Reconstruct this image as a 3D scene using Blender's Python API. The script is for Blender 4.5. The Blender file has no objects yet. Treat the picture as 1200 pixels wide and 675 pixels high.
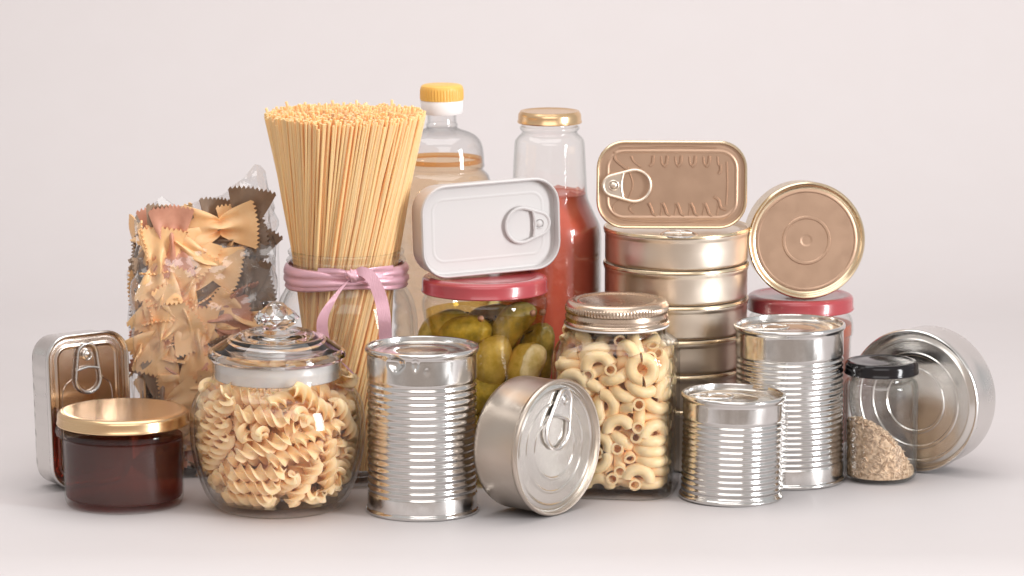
# Still life of pantry jars and cans on a white table.  Units are metres.
import bpy, bmesh, math, random
from mathutils import Vector, Matrix, Euler, Quaternion, noise
random.seed(11)
PI = math.pi
S = bpy.context.scene
C = S.collection
R_ = math.radians

# settled positions of the loose pasta pieces: x, y, z in centimetres, then the turn as a quaternion
FUSILLI = [[-1.26,0.03,1.04,0.64,0.71,-0.02,-0.29],[3.18,0.25,1.81,0.43,0.29,0.76,-0.41],[1.71,-1.36,1.1,0.69,0.54,0.44,0.21],[-0.81,3.11,1.08,0.25,0.71,-0.02,-0.65],[-3.49,1.94,1.64,0.33,0.62,0.42,-0.58],[2.13,1.76,1.04,0.7,-0.33,-0.62,-0.07],[1.37,-0.0,1.04,0.62,0.07,0.7,-0.33],[-1.92,-2.96,2.83,0.59,-0.14,0.78,-0.17],[-1.67,-2.42,1.04,0.64,-0.02,-0.71,-0.29],[-3.35,3.15,3.63,0.68,-0.23,0.59,0.36],[1.36,3.68,1.87,0.15,0.32,-0.4,-0.84],[-1.82,-3.37,1.4,0.36,-0.38,0.6,-0.61],[0.55,-3.28,2.12,0.53,-0.73,-0.43,-0.01],[-2.87,0.9,1.54,0.6,0.75,-0.27,-0.1],[1.06,1.34,1.04,0.62,0.07,0.7,-0.33],[-3.54,0.28,2.28,0.6,-0.6,-0.15,-0.51],[1.94,-3.71,2.38,0.83,-0.08,0.29,-0.48],[-1.44,2.81,2.33,0.35,0.73,-0.24,0.54],[-2.07,-0.17,1.99,0.13,-0.39,-0.59,0.69],[1.1,2.28,3.12,0.51,-0.11,-0.67,-0.53],[-2.12,0.41,1.04,0.29,-0.02,-0.71,0.64],[-3.19,-0.82,2.96,0.35,0.57,0.44,0.6],[2.32,-0.04,2.35,0.66,0.57,0.24,0.43],[-0.44,-0.38,1.62,0.34,-0.01,0.58,0.74],[2.36,2.42,2.42,0.06,0.56,0.19,0.8],[3.08,1.84,3.29,0.68,-0.45,-0.33,0.48],[-0.76,4.08,2.72,0.15,-0.66,-0.69,0.25],[4.01,0.89,1.95,0.55,-0.73,0.21,0.35],[-3.43,-0.01,3.47,0.76,0.08,0.64,0.09],[-1.4,-3.99,2.26,0.7,0.11,0.69,-0.14],[-0.04,2.18,2.78,0.09,-0.1,-0.84,-0.52],[-2.44,-2.3,2.23,0.75,0.11,-0.63,-0.13],[2.11,-0.34,3.26,0.61,-0.45,-0.65,0.01],[1.37,-2.15,1.59,0.15,-0.42,0.63,-0.64],[0.26,-0.27,2.62,0.82,-0.12,-0.55,-0.13],[-1.78,3.39,3.47,0.61,0.76,-0.16,-0.18],[-0.86,2.74,4.29,0.44,-0.62,0.0,0.65],[3.51,-3.14,3.38,0.22,-0.01,0.11,-0.97],[-0.91,-2.43,3.53,0.6,-0.65,-0.05,0.47],[2.73,-1.52,2.51,0.14,-0.56,0.1,0.81],[-2.65,2.45,4.38,0.2,0.49,-0.39,-0.75],[-0.12,1.44,5.24,0.28,0.59,0.12,-0.75],[2.3,3.0,4.34,0.61,0.66,0.17,0.39],[-3.3,0.95,3.61,0.15,0.62,0.11,0.76],[3.25,3.4,4.22,0.61,-0.46,-0.65,-0.07],[4.41,-0.83,3.2,0.66,-0.61,-0.2,-0.4],[-3.84,1.97,2.52,0.4,-0.09,0.66,0.62],[3.17,-2.24,3.62,0.32,-0.29,-0.88,0.18],[3.69,-0.41,4.15,0.71,0.23,0.23,-0.62],[1.93,3.93,2.63,0.26,-0.32,0.81,-0.42],[-1.28,-3.65,4.13,0.48,-0.48,0.48,-0.56],[-3.58,0.43,4.38,0.43,0.54,0.34,0.63],[-3.16,1.89,5.4,0.53,0.11,-0.82,-0.18],[-1.96,-1.61,2.8,0.64,-0.3,-0.51,0.5],[2.38,-2.82,4.1,0.92,-0.09,0.37,0.09],[0.23,0.85,4.49,0.19,-0.55,-0.37,0.72],[2.92,-3.77,5.7,0.09,0.67,0.39,-0.63],[1.46,4.66,5.72,0.51,-0.19,0.24,-0.81],[-0.78,-3.67,5.16,0.67,-0.22,-0.71,0.09],[-1.14,-4.33,3.2,0.11,0.68,-0.08,0.72],[-0.71,-1.36,4.17,0.11,0.85,0.35,0.39],[1.44,-4.5,4.44,0.7,0.07,0.65,0.3],[-1.48,1.81,3.07,0.51,0.27,-0.72,0.37],[-0.66,3.74,4.52,0.14,0.45,-0.45,-0.76],[-3.35,1.37,4.53,0.52,-0.44,-0.65,0.33],[-0.78,3.56,5.65,0.26,0.62,0.51,-0.53],[1.94,-1.98,3.6,0.17,-0.38,-0.06,-0.9],[0.48,3.95,5.09,0.64,-0.26,-0.69,-0.21],[0.33,0.05,3.98,0.16,0.62,0.34,0.69],[4.73,-0.0,4.35,0.49,0.63,0.47,-0.38],[-2.77,-2.03,4.99,0.13,-0.14,-0.93,-0.33],[3.53,0.83,4.19,0.29,-0.76,-0.24,-0.52],[0.29,-1.14,5.58,0.38,-0.49,0.32,0.72],[1.33,-0.51,4.63,0.43,-0.43,-0.36,-0.7],[3.41,1.63,5.41,0.45,-0.42,0.47,-0.64],[1.56,-1.96,5.88,0.19,-0.82,-0.42,-0.34],[-4.01,-2.69,5.37,0.9,0.38,0.19,0.12],[-3.77,-2.89,4.36,0.4,-0.89,-0.17,0.15],[3.2,3.53,5.16,0.43,-0.17,0.59,-0.67],[0.86,-2.72,3.9,0.36,-0.81,-0.43,0.19],[-2.15,-3.49,6.72,0.13,0.07,0.91,-0.39],[3.62,-0.77,6.26,0.08,-0.12,-0.5,0.85],[2.89,-0.72,5.6,0.76,0.65,-0.07,-0.03],[-0.68,-4.71,5.0,0.45,-0.61,-0.54,0.37],[-3.59,0.57,5.45,0.35,-0.46,0.39,-0.71],[4.52,-1.81,6.33,0.33,-0.66,0.66,0.13],[-0.07,-2.89,5.64,0.2,-0.77,-0.04,0.6],[-3.48,-1.4,5.65,0.57,-0.26,-0.77,0.05],[-3.67,-0.38,5.58,0.54,0.06,-0.83,-0.17],[0.67,0.37,5.24,0.1,-0.15,-0.83,0.53],[0.07,-3.6,6.8,0.43,0.78,0.3,0.34],[4.59,1.02,6.63,0.58,0.8,0.11,0.07],[2.29,2.25,6.12,0.62,0.63,0.26,-0.4],[1.38,-0.57,7.71,0.59,0.27,0.16,0.74],[0.99,2.92,6.08,0.72,-0.34,0.24,-0.56],[-3.72,0.04,6.52,0.72,-0.19,0.61,0.25],[-1.01,-0.86,5.92,0.24,0.8,-0.37,0.39],[-1.33,-2.71,4.43,0.37,-0.52,0.37,-0.68],[-1.08,-3.49,6.25,0.47,-0.46,0.43,0.61],[-3.57,-0.61,4.6,0.13,0.81,-0.14,-0.55],[-0.74,-4.61,7.1,0.67,0.19,0.72,0.06],[1.76,-3.14,7.46,0.61,0.71,0.25,-0.24],[-0.82,2.06,6.3,0.26,-0.64,0.31,0.65],[2.25,-2.88,6.67,0.51,0.53,0.51,-0.45],[2.94,2.15,6.82,0.48,-0.82,-0.0,-0.3],[4.05,0.7,7.55,0.25,-0.9,-0.28,0.23],[2.61,-4.01,7.89,0.91,0.2,-0.37,0.08],[0.03,1.25,8.13,0.77,-0.63,0.03,0.13],[0.88,-1.39,6.32,0.32,-0.21,-0.53,0.76],[0.24,2.69,6.78,0.42,-0.74,-0.02,0.52],[-3.77,-3.0,6.92,0.9,0.36,0.22,0.14],[3.49,-1.42,7.77,0.44,-0.52,0.7,-0.2],[-4.44,1.23,8.04,0.23,0.06,-0.68,0.69],[-2.07,4.26,5.82,0.43,0.54,-0.71,-0.11],[-1.76,-3.43,8.16,0.44,0.71,0.32,0.44],[0.58,3.53,8.21,0.09,0.57,-0.7,-0.41],[0.97,3.52,7.26,0.74,0.47,-0.21,0.42],[-3.01,2.78,6.52,0.08,-0.18,-0.74,0.64],[-4.52,1.24,7.09,0.51,-0.66,-0.31,-0.45],[3.4,-0.13,7.01,0.69,-0.24,0.6,-0.32],[-1.98,3.26,7.24,0.18,-0.03,-0.78,0.6],[-1.65,2.98,8.12,0.58,-0.69,-0.03,-0.44],[-3.23,-1.46,6.98,0.57,-0.32,-0.66,0.38],[3.07,0.93,7.86,0.38,0.45,0.51,-0.62],[1.73,4.14,7.89,0.65,-0.49,-0.55,0.15],[-0.73,0.23,7.07,0.55,0.36,0.63,-0.41],[-4.2,2.17,6.03,0.71,0.54,-0.43,0.15],[-2.4,4.07,8.13,0.68,0.07,0.47,0.56],[-1.77,-1.55,8.0,0.32,-0.43,0.59,-0.61],[-2.05,0.71,7.74,0.44,-0.54,-0.17,-0.7],[3.75,1.18,8.54,0.37,0.46,0.48,-0.65],[0.1,1.62,7.25,0.65,-0.65,-0.22,0.32],[-3.69,0.82,7.48,0.7,0.7,-0.06,-0.12],[1.19,-3.82,8.3,0.64,-0.13,0.63,0.42],[-0.45,-1.09,7.93,0.03,-0.57,0.36,-0.74]]
MACARONI = [[-3.49,-1.5,1.0,0.02,-0.87,-0.02,-0.5],[3.28,1.03,0.9,0.0,-0.01,-1.0,-0.02],[2.1,-1.51,0.87,0.73,0.0,-0.0,0.68],[2.3,-0.4,0.89,0.54,-0.45,-0.54,-0.46],[-2.08,-0.64,1.7,0.77,-0.22,-0.37,-0.47],[1.52,-2.23,0.87,0.7,0.0,0.0,-0.71],[-1.15,3.43,0.98,0.69,-0.15,-0.16,-0.69],[-2.48,0.24,1.22,0.45,-0.72,-0.23,-0.48],[-0.85,-3.42,0.99,0.63,-0.34,-0.36,-0.6],[1.32,2.78,0.89,0.47,0.52,-0.43,0.57],[-2.35,-0.73,0.87,0.0,0.49,-0.87,0.0],[0.98,-3.49,1.14,0.63,0.15,0.05,0.76],[2.2,0.69,2.54,0.18,0.78,0.43,-0.42],[-3.17,-2.99,1.48,0.06,-0.48,-0.55,0.68],[2.47,1.88,0.87,0.0,0.37,0.93,0.0],[3.55,-0.69,1.29,0.73,0.07,-0.67,-0.15],[-2.5,2.64,0.96,0.04,-0.98,-0.18,0.07],[2.89,-2.5,1.71,0.08,0.76,-0.64,0.09],[0.94,2.01,1.16,0.37,0.42,-0.51,0.65],[2.88,-2.59,0.91,0.03,-0.92,0.39,0.02],[-3.46,2.1,1.45,0.31,0.94,-0.11,0.07],[-2.59,-2.28,2.03,0.37,0.16,-0.9,0.18],[-0.26,2.22,0.97,0.16,-0.07,-0.05,0.98],[0.32,-2.73,1.77,0.29,0.39,-0.06,0.87],[-0.53,-2.69,1.19,0.63,0.32,-0.1,0.7],[-1.05,3.44,2.06,0.51,0.52,0.61,-0.32],[0.59,2.81,2.14,0.37,-0.3,0.88,0.04],[-2.0,-3.02,1.49,0.89,0.12,-0.34,-0.27],[-2.71,1.55,2.08,0.87,0.18,0.29,0.36],[-3.33,0.98,1.0,0.15,0.29,-0.05,0.95],[2.48,-1.44,1.62,0.49,0.03,0.06,-0.87],[-1.68,2.22,1.43,0.32,-0.76,-0.51,0.23],[3.04,3.02,1.85,0.88,0.36,-0.24,0.22],[-2.95,3.0,2.57,0.39,0.01,0.12,0.91],[2.99,-1.01,2.1,0.32,-0.46,-0.32,-0.76],[-2.36,-2.11,1.28,0.16,-0.3,-0.15,0.93],[2.07,-3.54,1.6,0.6,-0.47,-0.45,-0.47],[2.96,1.54,2.45,0.17,-0.77,-0.55,-0.28],[-0.45,-2.96,3.53,0.64,-0.64,-0.31,-0.31],[3.12,0.86,1.62,0.01,0.3,0.95,-0.01],[-2.78,3.17,1.8,0.12,0.87,-0.48,0.0],[1.45,3.64,2.58,0.61,-0.59,0.37,0.37],[2.47,3.19,1.34,0.21,-0.68,-0.6,0.38],[-3.63,0.94,2.23,0.96,0.27,0.04,0.01],[-2.05,2.58,2.84,0.48,0.36,0.74,-0.33],[2.83,-1.94,3.01,0.81,-0.11,0.06,0.58],[0.66,-3.63,2.63,0.45,-0.51,-0.55,0.49],[-0.95,2.02,2.56,0.11,0.94,-0.03,-0.32],[2.8,-2.3,2.38,0.1,0.73,0.67,-0.07],[-3.12,-0.23,1.76,0.06,0.52,-0.74,0.43],[-0.81,-3.65,2.38,0.61,-0.61,0.36,0.35],[2.66,-3.07,2.56,0.66,-0.01,0.1,-0.74],[-1.05,3.65,2.98,0.4,-0.4,-0.58,-0.58],[1.4,-3.04,2.26,0.54,-0.27,-0.72,0.35],[1.09,-2.19,2.88,0.1,0.49,-0.81,0.32],[3.63,-0.09,2.31,0.0,0.03,-0.11,-0.99],[0.82,3.59,1.34,0.51,-0.6,0.49,0.38],[2.88,1.99,1.87,0.67,0.13,-0.3,0.67],[3.06,2.92,2.87,0.06,0.34,-0.93,-0.09],[-0.55,-2.52,2.31,0.7,-0.03,-0.6,-0.38],[-2.73,-3.0,2.93,0.66,-0.05,-0.49,-0.57],[2.44,1.24,2.96,0.21,-0.84,-0.43,-0.25],[-3.19,0.41,3.01,0.21,0.48,0.47,-0.71],[2.18,3.18,3.68,0.48,-0.12,-0.01,0.87],[-0.46,2.36,1.65,0.08,0.07,0.99,0.04],[-1.59,-2.48,4.13,0.45,0.08,-0.34,-0.82],[-2.95,-2.19,3.11,0.15,0.79,-0.38,0.45],[-1.59,-3.62,3.44,0.69,0.15,0.19,0.68],[1.89,2.49,2.53,0.29,0.6,0.52,0.53],[3.58,2.03,4.48,0.06,0.02,0.07,-1.0],[-3.15,1.57,3.19,0.85,0.37,-0.34,0.16],[0.78,3.0,2.91,0.87,0.11,-0.34,0.33],[-2.77,-0.39,3.82,0.79,0.07,-0.27,0.55],[-0.72,-3.65,3.82,0.59,-0.59,-0.38,-0.38],[3.63,-0.28,3.07,0.0,0.03,-0.11,-0.99],[-3.1,-0.85,2.67,0.92,0.1,-0.21,0.32],[0.23,2.46,2.66,0.3,0.37,0.04,-0.88],[-3.62,-1.61,2.21,0.67,-0.17,-0.69,0.19],[-2.21,-3.54,2.29,0.35,0.23,-0.65,0.64],[1.62,3.16,4.32,0.58,-0.31,-0.71,-0.26],[2.77,-3.12,3.25,0.01,-0.79,0.61,0.1],[-1.66,-2.21,2.8,0.52,0.5,-0.1,-0.68],[-3.36,2.73,4.39,0.59,0.24,0.77,-0.0],[-3.17,-2.83,3.95,0.1,-0.95,-0.28,-0.09],[0.93,-1.97,3.63,0.94,-0.22,-0.15,-0.2],[3.63,-1.43,4.23,0.02,-0.03,-0.59,0.81],[-3.63,-1.28,3.36,1.0,0.02,-0.0,-0.0],[3.15,-0.0,3.69,0.91,-0.09,-0.07,-0.39],[1.94,-2.32,3.99,0.73,0.34,0.2,0.56],[-2.96,-0.37,4.9,0.66,-0.02,0.72,0.21],[-2.11,3.17,3.91,0.84,0.16,0.28,0.42],[-2.51,-1.34,6.32,0.3,-0.11,-0.26,0.91],[-2.81,3.22,3.23,0.86,-0.12,-0.0,-0.49],[0.56,-3.65,5.01,0.44,-0.44,-0.56,-0.56],[2.88,0.84,3.79,0.4,0.15,0.02,0.9],[-2.16,0.44,3.9,0.89,-0.18,-0.08,0.4],[0.73,2.31,3.44,0.12,-0.89,-0.29,-0.33],[-3.63,0.8,4.16,0.98,-0.17,0.04,-0.01],[-0.61,2.24,3.17,0.06,0.9,0.08,0.41],[2.17,-1.22,3.54,0.88,-0.11,0.03,0.46],[-3.1,-1.59,4.33,0.39,-0.25,0.37,0.8],[3.42,0.02,4.47,0.14,-0.08,-0.05,-0.99],[-2.46,0.38,5.14,0.54,0.61,-0.31,-0.49],[2.68,2.59,4.03,0.18,0.06,-0.89,-0.41],[0.8,-3.24,3.85,0.28,0.77,-0.56,-0.13],[0.05,-2.28,4.47,0.33,-0.11,0.86,-0.37],[3.03,-2.91,3.95,0.05,-0.95,0.3,0.09],[2.32,0.17,4.6,0.14,-0.58,0.04,-0.8],[0.03,2.36,5.55,0.88,0.0,-0.23,-0.41],[-3.5,-1.09,4.79,0.23,0.6,0.4,0.66],[1.35,-3.21,4.36,0.01,-0.81,-0.51,0.31],[-0.82,2.78,4.06,0.06,0.47,-0.05,-0.88],[2.97,2.97,6.57,0.37,-0.92,-0.04,0.09],[-1.01,3.65,4.9,0.61,-0.61,-0.35,-0.35],[3.48,2.39,3.46,0.76,0.13,-0.64,0.03],[-1.51,2.88,4.32,0.32,-0.02,-0.95,-0.01],[0.45,3.55,4.08,0.65,0.59,0.38,-0.3],[-2.34,2.0,6.17,0.49,0.64,-0.22,0.55],[-0.98,2.56,5.36,0.45,-0.14,-0.15,0.87],[2.1,1.72,4.49,0.32,-0.85,0.28,0.31],[3.08,-3.08,4.65,0.74,-0.23,-0.55,-0.31],[2.82,3.23,5.27,0.1,-0.48,0.86,-0.16],[3.05,0.35,5.38,0.43,-0.71,-0.43,-0.36],[-2.39,-2.38,4.65,0.03,-0.9,0.04,-0.44],[-3.01,1.86,4.8,0.18,-0.58,-0.79,-0.03],[0.27,2.35,4.84,0.02,-0.92,0.35,-0.16],[2.29,-2.43,4.63,0.06,0.79,-0.47,-0.4],[3.24,1.54,5.1,0.97,0.07,-0.0,-0.21],[-2.79,-3.43,6.54,0.65,0.72,0.01,-0.23],[-2.36,2.03,3.75,0.3,-0.94,-0.14,-0.1],[-3.12,-2.64,4.87,0.29,-0.06,-0.94,-0.15],[2.45,-0.61,5.37,0.87,0.23,0.09,0.44],[-2.71,2.84,5.2,0.57,-0.4,-0.41,-0.59],[-2.45,1.29,4.64,0.28,-0.37,0.49,0.74],[3.63,1.58,5.89,0.0,-0.03,0.02,-1.0],[2.16,-1.84,5.14,0.57,0.38,-0.01,0.73],[3.32,-0.9,5.74,0.97,0.14,0.17,-0.06],[-1.65,-2.99,5.43,0.23,0.96,-0.05,0.15],[2.93,-2.4,5.28,0.82,-0.29,-0.34,-0.36],[1.45,3.63,5.43,0.68,0.13,-0.18,-0.7],[-3.63,-0.98,7.99,0.97,-0.22,-0.04,0.01],[-2.43,-2.98,5.49,0.11,-0.01,0.97,0.24],[3.47,1.94,6.91,0.83,0.09,0.55,0.06],[1.21,-3.14,5.76,0.04,-0.16,-0.44,-0.88],[-3.17,0.19,6.06,0.3,0.52,0.15,-0.79],[1.21,2.03,5.58,0.92,-0.2,-0.33,0.03],[2.18,2.78,6.27,0.75,0.16,0.63,0.09],[2.52,1.23,5.88,0.25,0.64,0.6,0.41],[3.23,2.47,7.67,0.98,0.05,-0.19,-0.09],[0.61,3.65,5.89,0.41,0.41,-0.57,0.57],[-3.07,1.64,5.73,0.58,0.08,0.18,0.79],[3.49,-2.29,7.56,0.05,-0.78,0.15,-0.6],[-0.08,-3.45,6.37,0.6,0.79,-0.13,-0.05],[-1.13,-3.38,4.93,0.69,-0.03,-0.36,-0.63],[-2.57,3.52,6.15,0.16,0.06,-0.7,-0.7],[-0.44,2.29,6.5,0.76,0.07,-0.48,0.44],[-3.65,-0.93,6.21,0.06,-0.7,-0.06,0.7],[2.08,-3.62,5.72,0.48,0.49,0.53,0.51],[3.1,0.03,7.33,0.23,-0.86,0.43,0.17],[-0.4,3.27,6.2,0.76,0.07,-0.48,0.44],[-0.16,3.0,4.91,0.28,-0.76,0.21,0.55],[3.57,-1.15,6.34,0.02,-0.15,0.15,-0.98],[-1.77,-2.95,6.19,0.24,0.96,0.06,0.13],[-2.0,-1.38,5.66,0.26,-0.76,0.6,-0.06],[-3.17,-2.56,6.17,0.18,-0.37,-0.58,-0.7],[-3.49,-2.37,7.38,0.62,0.17,-0.77,-0.05],[-1.88,-2.96,6.98,0.96,-0.24,-0.13,0.05],[-3.63,0.95,6.84,0.99,-0.11,0.04,-0.0],[-2.06,2.35,7.63,0.23,-0.28,0.93,-0.09],[2.24,-2.46,6.19,0.36,-0.36,0.33,0.8],[-3.31,-1.07,6.9,0.17,-0.05,-0.98,-0.08],[-1.71,3.19,6.35,0.42,0.61,-0.23,-0.63],[-2.99,0.37,7.81,0.28,-0.18,0.91,0.24],[-2.69,-1.61,7.3,0.92,0.14,0.36,0.07],[2.86,0.4,6.44,0.38,0.49,-0.52,0.59],[0.55,-2.64,6.72,0.57,0.33,0.56,-0.5],[2.48,-1.05,6.3,0.1,-0.74,0.13,0.65],[-2.89,2.62,6.55,0.5,-0.58,0.3,0.56],[3.32,-1.56,7.06,0.17,-0.96,-0.15,0.13],[-0.64,3.62,7.12,0.7,-0.03,-0.05,-0.71],[-0.54,-2.18,5.66,0.46,-0.08,-0.16,-0.87],[-1.24,2.38,7.85,0.18,-0.55,-0.23,-0.79],[-2.36,0.31,6.68,0.06,0.21,-0.97,0.14],[2.0,0.8,6.92,0.83,-0.04,-0.38,-0.42],[3.63,-0.09,8.05,0.04,0.01,-0.96,-0.29],[0.49,2.64,7.6,0.1,-0.13,-0.63,0.76],[-3.2,2.68,10.57,0.78,-0.12,-0.57,-0.21],[-2.42,1.11,7.37,0.14,-0.29,0.95,-0.02],[-0.97,-2.97,7.62,0.04,0.95,-0.14,-0.26],[-2.23,1.68,8.38,0.38,-0.32,-0.68,-0.54],[2.1,1.73,7.77,0.12,-0.88,0.35,-0.3],[-3.13,2.18,9.52,0.22,-0.94,-0.23,0.13],[-0.74,-3.11,6.31,0.61,0.16,-0.73,-0.27],[-3.16,2.68,7.24,0.14,-0.1,-0.09,0.98],[-2.26,3.11,9.03,0.01,-0.2,-0.96,-0.18],[1.0,-3.33,7.19,0.66,0.02,0.27,-0.7],[1.19,2.22,7.24,0.99,-0.05,-0.04,-0.11],[-2.34,3.33,8.28,0.68,0.16,-0.22,0.68],[2.81,-0.86,8.3,0.19,0.5,-0.83,-0.13],[2.92,-2.9,6.48,0.66,-0.09,0.33,-0.67],[2.63,-0.48,9.41,0.02,-0.88,-0.12,0.46],[-3.24,2.12,7.89,0.11,0.27,0.95,0.09],[1.08,2.42,6.26,0.07,0.88,-0.3,0.37],[-0.36,3.12,8.79,0.93,-0.16,0.25,0.22],[-3.01,-1.95,8.51,0.21,-0.67,0.45,0.55],[-2.01,-0.89,8.52,0.12,0.86,0.49,0.11],[2.05,-3.35,7.62,0.01,-0.6,0.75,0.28],[2.01,3.57,7.36,0.37,0.28,-0.64,0.61],[0.21,-3.3,8.26,0.18,-0.64,0.75,-0.01],[2.68,-3.49,8.92,0.7,0.69,0.09,0.17],[1.2,2.47,7.91,0.05,0.99,-0.13,0.04],[1.15,-1.95,8.29,0.32,-0.05,0.93,0.16],[-0.53,2.95,8.12,0.24,0.17,-0.94,0.18],[3.38,-2.64,9.01,0.68,0.54,0.43,0.24],[3.1,1.0,7.7,0.71,-0.38,-0.47,-0.36],[-1.2,2.86,8.94,0.12,-0.38,-0.05,-0.92],[3.65,0.64,10.12,0.69,0.17,-0.69,-0.17],[-2.27,1.33,9.29,0.95,0.23,-0.03,-0.23],[2.14,-2.84,9.08,0.59,-0.27,-0.24,0.72],[2.33,2.37,7.15,0.33,-0.94,-0.11,0.04],[-3.47,2.45,8.64,0.61,-0.01,-0.77,-0.17],[0.81,-2.75,8.83,0.26,-0.29,-0.57,-0.72],[-0.76,2.87,9.5,0.08,-0.38,-0.07,-0.92],[-1.98,0.49,8.48,0.0,-0.51,0.84,-0.21],[-0.72,-3.63,8.71,0.7,-0.07,-0.12,0.7],[0.61,3.32,7.33,0.45,-0.7,-0.4,0.37],[-2.03,-2.73,8.06,0.59,0.56,0.26,-0.52],[3.11,1.55,8.56,0.14,0.99,0.04,0.05],[1.13,3.61,8.57,0.71,-0.11,0.01,-0.7],[1.88,-3.63,8.95,0.05,0.02,0.7,-0.71],[-1.46,-0.65,10.36,0.16,-0.96,0.22,0.08],[2.21,-1.59,7.04,0.99,-0.05,-0.1,0.04],[2.93,1.9,9.24,0.01,-0.67,-0.11,-0.73],[2.1,-0.06,7.75,0.08,-0.35,-0.8,-0.48],[-2.65,-1.36,9.23,0.18,0.04,0.97,-0.13],[-2.21,-3.04,10.26,0.16,0.85,0.36,0.34],[-0.53,0.98,9.42,0.76,0.23,-0.5,-0.35],[-2.75,-2.57,8.8,0.86,-0.16,-0.05,-0.47],[2.89,2.96,8.45,0.81,-0.03,-0.08,0.58],[3.06,-3.05,10.51,0.39,-0.69,0.21,0.57],[-1.53,-0.95,9.42,0.0,-0.28,0.96,-0.07],[-0.37,-0.65,9.55,0.0,0.18,-0.12,0.98],[-3.58,-2.0,9.64,0.65,-0.21,0.71,-0.17],[-2.57,-3.43,8.07,0.47,-0.51,-0.37,-0.62],[2.94,-2.11,10.71,0.63,-0.13,-0.65,-0.4],[-2.14,-1.89,10.11,0.62,-0.78,-0.01,-0.11],[-2.95,0.18,9.14,0.64,-0.03,-0.2,-0.74],[2.59,-2.28,8.03,0.84,-0.28,-0.46,-0.07],[-3.65,1.17,9.36,0.6,0.37,0.6,0.37],[1.3,0.38,10.87,0.61,-0.26,0.22,0.72],[-3.63,0.71,10.18,0.91,0.4,0.03,0.01],[0.29,1.01,9.54,0.1,-0.54,-0.07,0.84],[3.63,0.21,9.09,0.0,-0.02,0.24,-0.97],[-1.08,-2.26,8.91,0.51,-0.18,-0.1,-0.83],[-2.41,3.04,9.79,0.88,0.09,-0.14,0.45],[-2.69,1.69,10.11,0.53,0.02,-0.83,-0.18],[0.42,-3.65,9.77,0.67,0.67,-0.24,0.24],[-3.63,-0.41,8.49,0.22,0.97,0.01,0.04],[0.52,3.62,9.51,0.2,-0.7,0.68,-0.13],[-1.74,0.42,9.92,0.02,0.7,0.7,-0.15],[-0.97,-3.65,9.39,0.43,0.43,-0.56,0.56],[2.17,3.54,9.18,0.44,-0.58,-0.49,-0.48],[1.17,2.72,9.45,0.56,0.57,0.55,-0.24],[-2.91,-0.42,10.18,0.24,-0.84,-0.45,-0.18],[3.61,2.21,9.77,0.56,0.48,-0.52,-0.43],[-0.18,0.91,10.94,0.05,0.73,-0.63,0.27],[-1.16,1.99,10.19,0.14,-0.31,-0.48,0.81],[-1.82,1.75,10.58,0.34,-0.3,0.19,-0.87],[0.01,2.92,10.11,0.02,0.17,-0.97,-0.17],[-0.07,1.57,10.55,0.14,0.65,0.74,-0.07],[-1.12,-2.93,10.85,0.05,0.95,0.3,-0.02],[2.14,-2.05,9.8,0.59,-0.49,0.23,0.6],[-0.09,-0.49,10.28,0.3,-0.79,-0.08,-0.54],[-1.55,3.62,10.45,0.14,0.7,-0.69,-0.06],[1.41,2.51,11.12,0.45,-0.36,-0.81,-0.04],[-0.82,-1.71,10.23,0.12,-0.72,0.37,-0.58],[-3.07,-2.61,10.68,0.1,-0.06,-0.99,0.12],[2.05,3.59,10.33,0.54,-0.6,-0.41,-0.43],[2.01,1.42,9.58,0.69,-0.17,0.65,-0.28],[-1.27,-2.91,9.78,0.43,-0.18,-0.53,-0.7],[-2.89,0.57,10.84,0.5,0.42,-0.05,0.75],[0.59,0.46,10.07,0.21,-0.8,-0.55,0.1],[3.2,-1.51,8.88,0.76,-0.33,-0.5,-0.24],[0.83,-1.83,10.14,0.38,-0.45,-0.75,0.29],[3.38,-1.06,10.02,0.17,0.85,0.06,-0.49],[1.22,-0.56,9.62,0.42,0.62,-0.61,0.24],[3.34,3.04,9.97,0.18,-0.16,0.68,-0.7],[1.38,1.94,10.12,0.05,0.67,-0.2,0.71],[-2.7,-3.3,9.64,0.66,-0.53,-0.0,-0.53],[2.37,-0.93,10.18,0.11,-0.87,0.39,-0.28],[0.19,2.59,10.74,0.59,-0.44,-0.42,-0.53],[-0.06,-2.41,9.61,0.05,-0.26,0.23,-0.94],[2.07,1.75,10.28,0.93,-0.31,0.06,-0.18],[0.27,-3.01,10.95,0.22,-0.83,-0.23,-0.45],[1.14,-3.05,10.11,0.2,-0.55,-0.27,-0.77],[1.95,0.73,8.51,0.4,-0.07,-0.53,-0.74],[-3.3,-0.95,9.84,0.22,-0.35,-0.27,-0.87],[0.93,-2.49,7.39,0.72,-0.04,0.14,0.68],[2.71,2.27,10.61,0.33,-0.22,-0.24,-0.89],[1.85,-0.11,10.43,0.2,0.45,0.83,-0.27],[1.58,-2.12,10.47,0.59,0.23,-0.77,-0.04]]
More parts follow.
